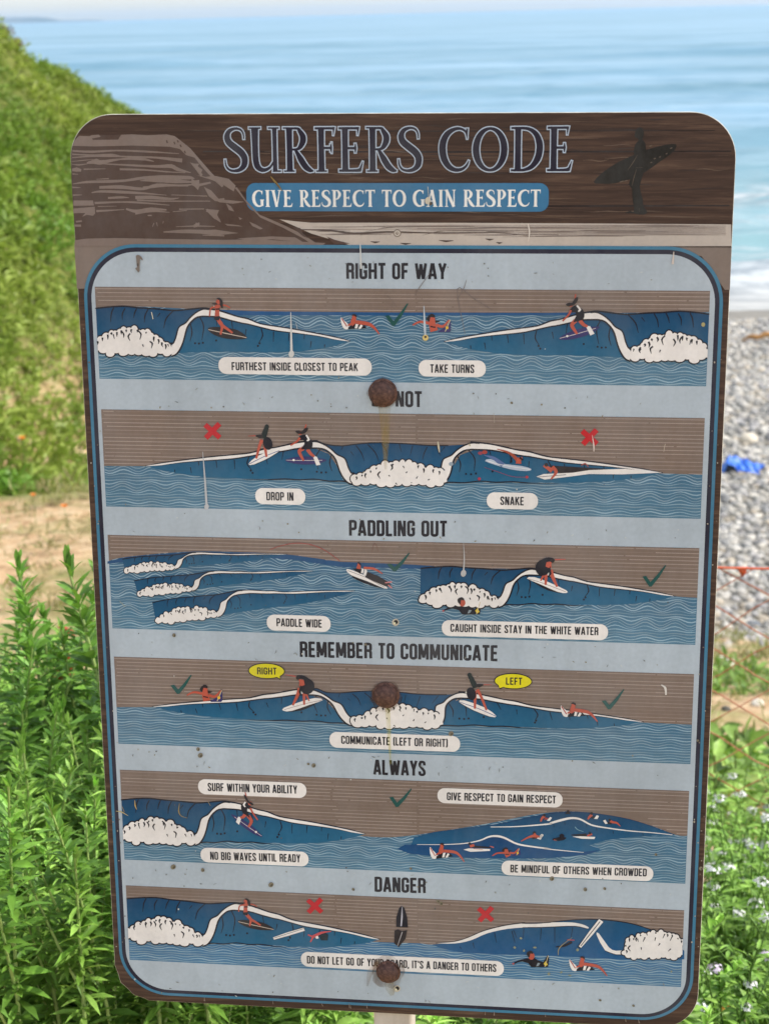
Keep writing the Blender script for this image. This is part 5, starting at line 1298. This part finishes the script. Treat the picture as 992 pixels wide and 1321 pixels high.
# ================= panel 3: paddling out
p3 = panel(690.5, 706, 811, 831, [(137, 724), (165, 718), (250, 711), (330, 713), (380, 716), (440, 725), (530, 728.5), (600, 733), (690, 736), (800, 760), (871, 769), (903, 771)], 1., 2, label='picture strip of a paddler going round small waves and another in white water')
zp = crop(130, 690, 4.96)
A = Art(); A.poly([(139, 724), (165, 718), (250, 711), (330, 712.5), (380, 716), (440, 724.5), (530, 728), (560, 730), (560, 734), (440, 731), (380, 722), (330, 718), (250, 716), (139, 727)], lin(40, 80, 122), T0 + 3); sub(A, p3, 'horizon_line')
for dst in (((248, 712.2), (372, 715), (223.5, 733), (166, 734)), ((271.5, 736.5), (405, 736.8), (247.5, 761), (181, 764)), ((308, 761.5), (459, 762.5), (279.5, 795), (205, 797))):
    A, f = wave(p3, dst, lw=1.1, foot=False); sub(A, p3, 'wave')
A, f = wave(p3, ((685, 733.3), (871.4, 769.5), (641, 782), (547, 767)))
sub(A, p3, 'wave')
paddler_prone(p3); crouching_round_back(p3); paddler_black_suit(p3)
check(p3, ((501.5, 727), (509, 736), (528, 713)), name='check_mark'); check(p3, ((831, 743), (838.5, 755.5), (858.5, 729)))
caption(p3, 'PADDLE WIDE', (344.5, 803), (426.8, 804), (357.2, 807.3), (415.7, 809.2), 20.5, 10.2, 0)
caption(p3, 'CAUGHT INSIDE STAY IN THE WHITE WATER', (570, 809.6), (784.3, 815.2), (581.2, 814.5), (771.6, 819), 20.5, 10.2, 0)
A = Art(); A.stroke(z8((92, 92), (160, 68), (260, 50), (360, 62), (450, 100), (540, 165)), [.8, 1.2, .8], lin(158, 82, 76), T0 + 12, 4); A.stroke(z8((745, 108), (755, 60), (768, 55), (785, 105)), [.4, .8, .4], lin(122, 88, 82), T0 + 12, 4); sub(A, p3, 'track_mark')

# ================= panel 4: remember to communicate
p4 = panel(848.5, 868, 961, 984, [(145, 912), (197, 912), (330, 911), (520, 920), (700, 927), (830, 932), (897, 935)], .45, 3, label='picture strip of two surfers calling left and right on one double wave')
z7a, z7b = crop(320, 850, 4.96), crop(520, 850, 4.96)
mid4 = z7a((380, 200), (440, 188), (500, 212), (600, 216), (720, 206), (850, 205), (992, 214)) + z7b((60, 222), (180, 228), (280, 228), (330, 226), (380, 226), (300, 300), (280, 420), (100, 440)) + z7a((900, 430), (700, 430), (640, 380), (540, 290), (440, 230))
ex4 = [z7a((668, 222), (705, 255), (722, 298)), z7a((745, 215), (785, 250), (812, 302)), z7a((640, 252), (655, 266)), z7a((588, 220), (580, 245)), z7b((18, 232), (8, 280)), z7b((110, 238), (85, 310)), z7b((225, 235), (185, 285)), z7a((985, 240), (975, 290))]
double_wave(p4, ((400.6, 889.3), (196.5, 911.5), (457, 936.7)), ((595.6, 893.3), (830, 931), (560, 938.7)), mid4, ((457, 936.7), (560, 938.7), (505, 910.5)), ex4)
crouching_round_back(p4, affine(z9((742, 226), (994, 312), (906, 112)), z7a((480, 262), (230, 322), (322, 118))), .95)
crouching_long_hair(p4, affine(z5((4, 338), (204, 252), (122, 98), (74, 160)), z7b((596, 364), (360, 275), (424, 100), (492, 168))), 1.)
paddler_purple_board(p4, mv(z3((190, 262))[0], (265.5, 891), .93))
paddler_white_board(p4, mv(z2((682, 238))[0], (740, 909), .95))
check(p4, ((222.5, 883.5), (230, 894), (247, 870.5))); check(p4, ((778.5, 903.5), (785.5, 914), (804.5, 889)))
bubble(p4, 'RIGHT', (344.2, 865.1), 22.6, 9.2, (np.array((355., 871.5)), np.array((361.5, 875.)), np.array((361., 869.))), (332.2, 869.4), (357.3, 869.9), 8.9)
bubble(p4, 'LEFT', (662, 878.3), 23.4, 9.2, (np.array((643., 883.)), np.array((644.5, 887.2)), np.array((650., 885.5))), (652.6, 882.7), (673.6, 883.1), 9.2)
caption(p4, 'COMMUNICATE (LEFT OR RIGHT)', (425.3, 954), (593.6, 959.3), (440.6, 959.0), (578, 963.4), 20.5, 10.3, 0)

# ================= panel 5: always
p5 = panel(993.5, 1020, 1109, 1140, [(153, 1034), (291, 1040), (380, 1062), (440, 1074), (472, 1079), (520, 1079), (620, 1064), (700, 1049), (760, 1048), (830, 1062), (872, 1077), (890, 1078)], .75, 4, label='picture strip of a lone surfer and a crowd of paddlers')
A, f = wave(p5, ((291, 1032.9), (472, 1077.5), (250.8, 1087), (158, 1073))); sub(A, p5, 'wave')
d4 = crop(510, 990, 2.48); y6, y7 = crop(510, 1030, 4.96), crop(690, 1020, 4.96)
A = Art(); BIG = y6((120, 250), (250, 215), (420, 195), (520, 182), (680, 160), (820, 128), (992, 95)) + y7((90, 146), (200, 136), (330, 140), (500, 162), (650, 195), (780, 240), (880, 276), (900, 284), (760, 288), (600, 298), (450, 318), (345, 350), (400, 366), (430, 382), (330, 408), (200, 420)) + y6((700, 385), (300, 360), (100, 300))
A.grad(BIG, WAVE_D, lin(38, 100, 140), T0 + 4)
A.stroke(y6((120, 250), (250, 215), (420, 195), (520, 182), (680, 160), (820, 128), (992, 95)) + y7((90, 146), (200, 136), (330, 140), (500, 162), (650, 195), (780, 240), (880, 276)), [.3, .6, 1, .8, .4], lin(24, 52, 92), T0 + 5, 3)
A.stroke(y6((610, 182), (760, 180), (880, 172), (992, 162)) + y7((100, 208), (160, 190), (230, 175), (290, 182), (360, 218), (450, 236), (600, 256), (750, 268), (880, 282)), [1, 1.6, 2.4, 3.4, 2.6, 2, 1.4, .8], CREAM, T0 + 6, 4)
for x, y in ((120, 215), (190, 200), (330, 215), (395, 240), (500, 258), (690, 270)): A.stroke(y7((x, y), (x + 2, y + 18)), [.8, .4], BLACK, T0 + 6)
sub(A, p5, 'wave')
A = Art(); A.grad(y6((15, 322), (60, 296), (200, 292), (420, 286), (520, 272), (600, 246), (660, 240), (720, 256), (800, 292), (992, 322)) + y7((300, 392), (420, 378), (330, 410), (100, 430)) + y6((780, 385), (500, 380), (250, 370), (90, 352)), lin(24, 64, 108), lin(30, 80, 126), T0 + 8)
A.stroke(y6((140, 294), (300, 294), (440, 287), (540, 268), (600, 244), (650, 240), (700, 252), (780, 290), (880, 308), (992, 322)) + y7((60, 370), (200, 384), (312, 394)), [.6, 1.2, 2, 3, 2.6, 2, 1.6, .6], CREAM, T0 + 9, 4)
sub(A, p5, 'wave')
arm_up_surfer(p5, affine(z4((80, 162), (5, 377), (258, 314)), crop(150, 1000, 4.96)((858, 178), (936, 390), (745, 262))), 1.)
paddler_white_board(p5, affine(z2((596, 244), (842, 350), (682, 234)), y6((222, 312), (442, 404), (300, 296))), .9)
paddler_purple_board(p5, affine(z3((62, 292), (306, 258), (180, 218)), y6((620, 366), (796, 318), (700, 312))), .75)
g = Fig(ident, 1.); c = y6
g.p(c((436, 326), (470, 318), (606, 322), (606, 334), (480, 340)), CREAM, 0, 1); g.s(c((480, 300), (520, 308), (610, 312)), [20, 16, 8], DKB, 1); g.s(c((478, 306), (505, 296)), [18, 18], SKIN, 2); g.s(c((606, 304), (630, 312)), [6, 9], lin(190, 100, 90), 1); g.d(c((476, 288))[0], 9, DKB, 3); g.s(c((500, 320), (560, 326)), 3, lin(190, 110, 90), 2)
sub(g.A, p5, 'paddler')
def tiny(c, pts):
    g = Fig(ident, 1.)
    for kind, P, w, col in pts:
        if kind == 's': g.s(c(*P), w, col, 2)
        elif kind == 'd': g.d(c(P)[0], w, col, 3)
        else: g.p(c(*P), col, w)
    sub(g.A, p5, 'paddler')
tiny(y6, (('p', ((905, 255), (930, 262), (948, 230), (935, 226)), 0, CREAM), ('s', ((875, 252), (905, 248)), [16, 14], DKB), ('s', ((925, 245), (890, 238), (850, 248), (805, 272)), [10, 20, 12, 5], SKIN), ('d', (890, 220), 11, DKB), ('d', (892, 230), 9, SKIN)))
tiny(y7, (('p', ((75, 190), (95, 192), (110, 172), (98, 166)), 0, CREAM), ('s', ((38, 196), (45, 175), (62, 160)), [10, 14, 18], SKIN), ('s', ((60, 178), (85, 176)), [18, 10], lin(150, 70, 70)), ('d', (60, 155), 9, DKB)))
tiny(y7, (('s', ((195, 145), (212, 140), (228, 146)), [6, 16, 4], DKB), ('d', (212, 130), 8, DKB), ('s', ((215, 130), (222, 126)), [4, 3], lin(150, 60, 60))))
tiny(y7, (('p', ((378, 178), (400, 180), (410, 160), (395, 155)), 0, CREAM), ('s', ((338, 182), (350, 165), (365, 152)), [8, 16, 18], SKIN), ('s', ((362, 172), (385, 165)), [16, 8], DKB), ('d', (362, 144), 9, DKB)))
tiny(y7, (('p', ((436, 190), (450, 184), (466, 208), (450, 212)), 0, CREAM), ('s', ((465, 205), (490, 208)), [14, 12], DKB), ('s', ((480, 192), (500, 200), (525, 205), (546, 226)), [16, 16, 12, 5], SKIN), ('d', (478, 186), 8, DKB)))
tiny(y7, (('p', ((240, 292), (290, 290), (386, 294), (380, 308), (300, 306)), 0, CREAM), ('s', ((232, 282), (290, 282), (330, 280)), [6, 14, 20], DKB), ('s', ((335, 288), (365, 275)), [12, 14], SKIN), ('s', ((256, 230), (275, 248), (310, 260)), [5, 5, 3], lin(120, 160, 176)), ('d', (352, 270), 8, DKB)))
tiny(y7, (('s', ((112, 310), (150, 308), (180, 305), (200, 300)), [10, 26, 24, 5], BLACK), ('d', (172, 290), 16, BLACK), ('s', ((120, 312), (140, 318)), [8, 4], lin(150, 80, 70))))
tiny(y7, (('p', ((20, 302), (40, 304), (55, 285), (42, 280)), 0, CREAM), ('s', ((0, 298), (25, 294)), [14, 8], SKIN)))
check(p5, ((504.5, 1028), (512, 1040), (530.5, 1017.5)))
caption(p5, 'SURF WITHIN YOUR ABILITY', (256, 1015), (395.6, 1018.8), (268.6, 1020), (383.8, 1023.5), 19.5, 10.4, 0)
caption(p5, 'GIVE RESPECT TO GAIN RESPECT', (564.4, 1026.4), (725.7, 1031.2), (576.6, 1031.8), (717, 1036.2), 19.5, 10, 0)
caption(p5, 'NO BIG WAVES UNTIL READY', (259.2, 1103), (398.3, 1107.6), (271.8, 1108.6), (387.8, 1112.2), 19, 10.2, 0)
caption(p5, 'BE MINDFUL OF OTHERS WHEN CROWDED', (647, 1120.2), (842.7, 1126), (658.4, 1124.9), (833.9, 1130.2), 19, 9.8, 0)

# ================= panel 6: danger
p6 = panel(1143.5, 1173.5, 1239, 1273, [(161, 1166), (304, 1172), (400, 1200), (470, 1213), (491, 1215.5), (540, 1217), (566, 1218), (640, 1206), (700, 1200), (800, 1196), (850, 1206), (884, 1212)], .6, 5, water=(lin(58, 104, 148), lin(76, 122, 156)), label='picture strip of loose boards flying at surfers')
A, f = wave(p6, ((304.4, 1164.2), (491, 1213.5), (260, 1217.6), (166, 1200))); sub(A, p6, 'wave')
x4, x5, x8 = crop(440, 1140, 3.815), crop(660, 1150, 4.313), crop(250, 1140, 4.96)
A = Art()
A.grad(x4((450, 300), (560, 290), (630, 270), (700, 235), (800, 208), (900, 193)) + x5((210, 172), (320, 162), (450, 155), (560, 162), (680, 182), (780, 215), (860, 270), (960, 330), (960, 378), (600, 378), (300, 362), (100, 352)) + x4((800, 350), (600, 340), (500, 320)), WAVE_M, lin(34, 88, 136), T0 + 4)
A.stroke(x5((180, 176), (320, 160), (450, 155), (560, 162), (680, 182), (790, 218)), [.8, 1.4, 1.4, 1.2], BLACK, T0 + 6, 3)
CR = x4((466, 292), (560, 284), (630, 262), (700, 232), (800, 206), (900, 192)) + x5((60, 178), (140, 178), (220, 172), (330, 172), (390, 182), (426, 198), (420, 206), (350, 192), (230, 196), (140, 198), (60, 198)) + x4((920, 214), (820, 222), (720, 244), (640, 278), (560, 294))
A.poly(CR, CREAM, T0 + 6, 3); A.stroke(x4((466, 292), (560, 284), (630, 262), (700, 232), (800, 206), (900, 192)) + x5((60, 177), (140, 177), (220, 171)), [.6, 1.2, 1.4, 1.2], BLACK, T0 + 7, 3)
A.stroke(x5((60, 200), (140, 200), (230, 197), (350, 193), (420, 207)), [.6, 1.2, .8], BLACK, T0 + 7, 3)
for P in (((585, 310), (592, 320)), ((650, 290), (655, 318)), ((755, 240), (765, 290)), ((840, 232), (856, 290))): A.stroke(x4(*P), [1, .5], BLACK, T0 + 7)
for P in (((10, 215), (30, 260)), ((68, 205), (65, 260)), ((165, 205), (160, 270)), ((240, 200), (240, 285)), ((340, 200), (330, 255))): A.stroke(x5(*P), [.9, .4], BLACK, T0 + 7)
A.poly(x5((472, 240), (486, 234), (540, 310), (580, 330), (640, 326), (640, 346), (580, 350), (520, 328)), CREAM, T0 + 6, 2)
A.stroke(x5((520, 330), (580, 352), (640, 350)), 1, BLACK, T0 + 7, 2)
FT = x5((636, 335), (640, 265), (662, 248), (690, 262), (705, 238), (725, 236), (738, 262), (742, 240), (765, 230), (785, 218), (805, 232), (828, 218), (852, 232), (875, 232), (895, 242), (918, 240), (925, 265), (945, 262), (954, 272))
FB = x5((955, 350), (942, 350), (915, 380), (880, 372), (835, 362), (800, 378), (745, 360), (735, 375), (700, 368), (685, 378), (655, 372), (625, 345))
outline_foam(A, FT, FB, T0 + 8, lw=1.5, ends=(False, False), marks=[x5((660, 300), (648, 315), (662, 332)), x5((700, 262), (704, 280)), x5((738, 262), (730, 280)), x5((800, 255), (796, 275)), x5((825, 288), (815, 302)), x5((885, 318), (870, 332)), x5((720, 310), (722, 325)), x5((852, 235), (840, 260)), x5((895, 245), (880, 275)), x5((925, 262), (910, 285)), x5((685, 372), (680, 358))])
sub(A, p6, 'wave')
g = Fig(ident, 1.)
g.s(x5((374, 312), (498, 158)), [24, 40, 42, 42, 38], BLACK, 0, 0); g.s(x5((380, 308), (440, 232), (498, 160)), [18, 32, 34], CREAM, 1); g.s(x5((384, 302), (492, 166)), 5, BLACK, 2)
sub(g.A, p6, 'loose_surfboard')
g = Fig(ident, 1.); g.s(x8((512, 350), (600, 322), (708, 290)), [18, 26, 24], CREAM, 1); g.s(x8((520, 358), (706, 300)), 4, BLACK, 0); g.s(x8((516, 346), (704, 286)), 3, BLACK, 2)
g.s(x8((530, 344), (640, 304), (700, 280)), [8, 16, 10], BLACK, 0); sub(g.A, p6, 'loose_surfboard')
A = Art()
A.poly(x4((298, 108), (312, 118), (326, 165), (330, 215), (272, 212), (272, 165), (286, 120)), BLACK, T0 + 12, 1); A.stroke(x4((301, 112), (300, 165), (296, 208)), [.6, 2.2, 1.8], lin(180, 178, 190), T0 + 13)
A.poly(x4((264, 230), (280, 224), (300, 232), (326, 228), (318, 270), (284, 312), (262, 292)), DKB, T0 + 12, 1); A.stroke(x4((302, 236), (278, 306)), [1.2, .7], lin(176, 170, 172), T0 + 13)
sub(A, p6, 'broken_surfboard')
standing_woman(p6, affine(z1((735, 318), (988, 372), (804, 142)), x8((282, 240), (516, 292), (336, 112))), .96)
g = Fig(ident, 1.); g.p(x8((805, 330), (840, 310), (862, 325), (858, 362), (815, 362)), lin(40, 52, 60), 0, 1); g.s(x8((760, 340), (820, 312), (880, 304)), [22, 16, 5], lin(198, 84, 88), 1); g.s(x8((732, 325), (765, 340)), [10, 12], lin(198, 84, 88), 1); g.s(x8((765, 338), (748, 372)), [12, 8], lin(198, 84, 88), 1); g.s(x8((782, 345), (798, 340)), [16, 20], CREAM, 2); sub(g.A, p6, 'swimmer')
paddler_black_suit(p6, mv(z9((330, 382))[0], x5((110, 358))[0], .95)); paddler_white_board(p6, mv(z2((682, 236))[0], x5((395, 372))[0], .98))
g = Fig(ident, 1.); g.s(x5((245, 308), (290, 302), (335, 280)), [5, 16, 18], BLACK, 0); g.s(x5((310, 268), (350, 270)), [9, 6], lin(176, 80, 84), 1); sub(g.A, p6, 'swimmer')
cross(p6, (406.3, 1168.4), 9); cross(p6, (626.5, 1179.3), 9)
caption(p6, "DO NOT LET GO OF YOUR BOARD, IT'S A DANGER TO OTHERS", (388.5, 1237.4), (650, 1249), (396.4, 1242.6), (640.2, 1253.6), 19, 9.8, 0)

# ------------------------------------------------------------------ bolts and their painted contact shade, holes, rust, droppings, dirt
def bolt(px, py, r, seed):
    c = inv((px, py))[0]; bm = bmesh.new(); r = r * PX
    rings = [(1.10, 0.0), (1.12, .05), (1.10, .10), (1.02, .11), (.955, .10), (.95, .24), (.90, .42), (.78, .56), (.59, .67), (.36, .75), (.14, .785)]
    rs = random.Random(seed); prev = None; seg = 36
    for i, (k, z) in enumerate(rings):
        row = [bm.verts.new((k * r * math.cos(a) * (1 + rs.uniform(-.015, .015)), k * r * math.sin(a) * (1 + rs.uniform(-.015, .015)), z * r + rs.uniform(-.006, .006) * r * (i > 1))) for a in [2 * math.pi * j / seg for j in range(seg)]]
        if prev:
            for j in range(seg): bm.faces.new((prev[j], prev[(j + 1) % seg], row[(j + 1) % seg], row[j]))
        prev = row
    bm.faces.new(prev)
    for v in bm.verts:
        if v.co.z > .105 * r: v.co.x -= .05 * r; v.co.y -= .04 * r
    o = bm_obj('bolt', bm, RUST, sign, True); o.location = (c[0], c[1], .0016); o['label'] = 'rusty domed carriage bolt'
RM = NT('rusty_iron'); n1 = RM.noise(RM.coords(), 260, 5, .65); n2 = RM.noise(RM.coords(), 700, 4, .6)
RM.bsdf(RM.mix(RM.mapr(n2, .35, .65, 0, .5), RM.ramp(n1, [(.3, lin(60, 44, 41)), (.48, lin(90, 65, 57)), (.64, lin(118, 86, 74)), (.8, lin(150, 126, 112))]), lin(70, 46, 40)), .62, .35, n2, .28, .0008, Metallic=.25)
RUST = RM.m
bolt(494.3, 506, 16.2, 1); bolt(498.2, 896, 16.2, 2); bolt(501.3, 1253, 15, 3)
TOPL = T0 + 14.5
YR = lin(176, 150, 70)
for x, y, r in ((493.5, 507, 19.5), (498, 897.5, 20), (500, 1253.5, 20.5)):  # dark disc round each bolt: contact shadow painted in, together with rust stain
    A = Art(); a = np.arange(24) * 2 * np.pi / 24; rad = r * np.array([random.uniform(.92, 1.1) for _ in a]); A.poly(np.c_[x + rad * np.cos(a), y + rad * np.sin(a)], lin(112, 84, 58), TOPL, 2); A.build('rust_and_shade', BOARD, [STAIN_SHADE])
for P, w, c in ((((496, 522), (497, 540), (497.5, 570), (498, 605)), [16, 13, 9, 3], YR), (((500, 912), (502, 945), (504, 985)), [7, 6, 4, 1.5], lin(200, 190, 60)), (((502, 1267), (504, 1276), (506, 1284)), [12, 13, 5], YR), (((488, 1240), (478, 1254), (474, 1272)), [5, 8, 2], lin(140, 104, 60))):
    A = Art(); A.stroke(P, w, c, TOPL, 3); A.build('rust_and_shade', BOARD, [STAIN_SHADE])
A = Art()
HOLE, RIM = lin(24, 20, 20), lin(196, 186, 166)
for x, y, r in ((510.5, 802.3, 4.6), (512.3, 1275, 4.4)):
    A = Art(); A.disc((x, y), r, r, RIM, TOPL, 0, 20); A.disc((x + .5, y - .4), r * .58, r * .58, HOLE, TOPL + 1, 0, 16); A.disc((x - 1.2, y + 1.2), r * .3, r * .3, lin(230, 224, 190), TOPL + 1, 0, 10); A.build('screw_hole', BOARD)
DR = lin(206, 206, 204)
def dropping(P, w, col=DR, blob=None):
    A = Art(); A.stroke(P, w, col, TOPL, 4)
    if blob: A.disc(blob[:2], blob[2], blob[2] * 1.3, col, TOPL + .5, .2, 9)
    A.build('bird_dropping', BOARD)
A = Art()
dropping(((375.5, 402), (376, 430), (376.5, 458)), [.8, 2.2, 3.4], DR, (376.3, 456, 3.6)); dropping(((382, 415), (384, 424)), [.4, 2.4, .6])
dropping(((262, 582), (265, 620), (267, 652)), [.6, 2.4, 3], lin(184, 186, 190), (267, 653, 3)); dropping(((547, 394), (548, 420), (549, 434)), [.8, 3, 2], lin(186, 196, 206)); A.disc((549, 435), 4, 4, lin(214, 190, 120), TOPL + .5, 0, 9); A.disc((549, 434), 1.6, 1.6, lin(70, 50, 40), TOPL + 1, 0, 8)
dropping(((465, 314), (465.5, 330), (466, 346)), [1, 1.8, 2.6]); dropping(((869, 324), (868.5, 332), (867.5, 340)), [.8, 2.2, 3], lin(210, 198, 190)); dropping(((681, 288), (683, 298), (681.5, 311)), [1, 1.6, .5], lin(220, 210, 200))
dropping(((598, 700), (599, 720), (598, 738)), [.5, 1.6, 2], lin(180, 178, 178), (598, 739, 3.6)); dropping(((853, 883), (858, 887), (859, 896)), [1.2, 3, 2], lin(216, 210, 204)); dropping(((565, 569), (566, 576), (567, 583)), [1.2, 2.6, 1], lin(198, 190, 168)); dropping(((637, 532), (638, 545)), [.5, 1.6, .6], lin(160, 150, 138))
dropping(((764, 561), (766, 575), (766, 582)), [.5, 1.8, .8], lin(222, 204, 196)); dropping(((858, 572), (856, 582)), [.5, 2, .6], lin(200, 186, 168)); dropping(((196, 402), (198, 411)), [1, 3.2, 1], lin(214, 204, 178)); dropping(((552, 240), (554, 262)), [.6, 1.4, .5], lin(210, 200, 180)); A.disc((552, 258), 3.6, 5, lin(206, 196, 176), TOPL, .3, 9); A.disc((556, 262), 2, 2.4, lin(96, 84, 70), TOPL + 1, .3, 8)
dropping(((605, 572), (607, 575)), [2, 3, 1], lin(190, 180, 150)); A.disc((907, 418), 2.6, 3, lin(170, 160, 110), TOPL, 0, 7); A.disc((582, 598), 3, 2.6, lin(150, 160, 170), TOPL, 0, 8)
dropping(((161, 1047), (158, 1040)), [.6, 1.4, .5], lin(176, 150, 100)); dropping(((174.5, 1032), (175, 1039), (177, 1044)), [.6, 1.8, .6], lin(186, 158, 100)); dropping(((232, 1036), (231, 1046), (234, 1052), (242, 1055)), [.6, 1.8, 1.2, .5], lin(150, 130, 84)); dropping(((269, 1034), (272, 1039)), [.6, 2, .6], lin(160, 140, 100)); dropping(((150, 1046), (157, 1047), (166, 1052)), [.6, 1.8, .5], lin(186, 170, 120))
dropping(((155, 775), (162, 782)), [.5, 1.4, .5], lin(170, 160, 110)); dropping(((738, 1209), (722, 1222), (720, 1232)), [.5, 1.4, .6], lin(150, 140, 110))
for x, y in ((664, 1222), (672, 1210), (676, 1226), (690, 1222), (745, 1225), (724, 1254), (735, 1258), (708, 1256), (866, 1253)): A.disc((x, y), random.uniform(1.4, 3), random.uniform(1, 2.4), lin(138, 142, 120), TOPL, random.random() * 3, 8)
A.poly(crop(100, 310, 9.92)((752, 190), (778, 178), (800, 185), (825, 205), (845, 250), (806, 232), (800, 340), (802, 380), (785, 408), (745, 355), (768, 335)), lin(124, 112, 104), TOPL, 0); A.disc((178.3, 341), 1.2, 2.2, lin(84, 74, 70), TOPL + .5)
A.stroke(crop(280, 150, 4.133)((288, 318), (310, 345), (330, 370), (348, 394)), [1, 2.4, 2.2, .8], lin(134, 108, 56), TOPL, 3); A.stroke(crop(280, 150, 4.133)((312, 352), (334, 378)), [.6, 1.2, .6], lin(48, 36, 28), TOPL + .5)
rs = random.Random(4)
for y0, y1 in ((330, 366), (495, 526), (660, 688), (818, 846), (966, 990), (1116, 1142), (1250, 1284)):
    for k in range(24):
        x = rs.uniform(170, 880); y = y0 + (y1 - y0) * rs.random() + (x - 200) * .022 * (y0 > 480)
        a = rs.uniform(0, 3.14); l = rs.choice([1.2, 1.6, 2.2, 3.4, 5])
        col = rs.choice([lin(128, 130, 128), lin(142, 146, 148), lin(108, 108, 102), lin(150, 154, 150), lin(134, 124, 96), lin(196, 200, 200)])
        if l < 2: A.disc((x, y), l * .7, l * rs.uniform(.5, .9), col, TOPL, a, 7)
        else: A.stroke([(x, y), (x + l * .5 * math.cos(a) + rs.uniform(-1, 1), y + l * .5 * math.sin(a)), (x + l * math.cos(a), y + l * math.sin(a))], [.4, rs.uniform(.7, 1.8), .3], col, TOPL, 2)
for x, y, r in ((350, 1141, 4), (456, 1147, 2.4), (712, 1133, 3.6), (755, 1147, 3), (780, 1146, 2.4), (569, 1165, 3), (225, 819, 3), (405, 987, 3.4), (398, 985, 2), (259, 974, 4), (256, 966, 3), (224, 1118, 4), (262, 1122, 3), (565, 1162, 2.5), (846, 1102, 2.2), (900, 955, 2), (904, 1120, 3), (530, 1120, 2), (582, 946, 4), (774, 1290, 2), (817, 1297, 2), (472, 831, 2), (660, 519, 2)):
    A.disc((x, y), r * .8, r * .9, lin(126, 118, 100), TOPL, r, 8); A.disc((x + .8, y + .6), r * .35, r * .5, lin(86, 80, 66), TOPL + .5, r, 7)
for k in range(36):
    x = rs.uniform(150, 890); y = rs.uniform(375, 1240); A.disc((x, y), rs.uniform(.5, 1.1), rs.uniform(.5, 1.4), rs.choice([lin(150, 140, 120), lin(196, 196, 190), lin(90, 90, 90)]), TOPL, 0, 6)
for k in range(26):
    y = rs.uniform(400, 1230); xe = 948.7 - .04485 * (y - 215); A.disc((xe - rs.uniform(2, 18), y), rs.uniform(.5, 1.3), rs.uniform(.5, 1.6), rs.choice([lin(170, 160, 146), lin(120, 104, 92)]), TOPL, 0, 6)
    xe = 91.6 + .05446 * (y - 215); A.disc((xe + rs.uniform(2, 22), y), rs.uniform(.5, 1.2), rs.uniform(.5, 1.5), rs.choice([lin(160, 150, 140), lin(110, 96, 88)]), TOPL, 0, 6)
for k in range(12):
    x = rs.uniform(200, 840); yb_ = 1287 + (x - 240) * .052; A.stroke([(x, yb_ - rs.uniform(0, 4)), (x + rs.uniform(-2, 2), yb_ + rs.uniform(0, 3))], [.4, rs.uniform(.6, 1.6)], lin(140, 124, 112), TOPL)
for P in (((600, 430), (590, 372), (612, 385), (636, 400)), ((556, 350), (540, 372), (536, 380)), ((500, 380), (512, 395)), ((590, 385), (598, 372), (602, 360))): A.stroke(P, [.5, .9, .4], lin(116, 104, 100), TOPL, 4)
tag(A.build('dirt_mark', BOARD), kind='stuff')
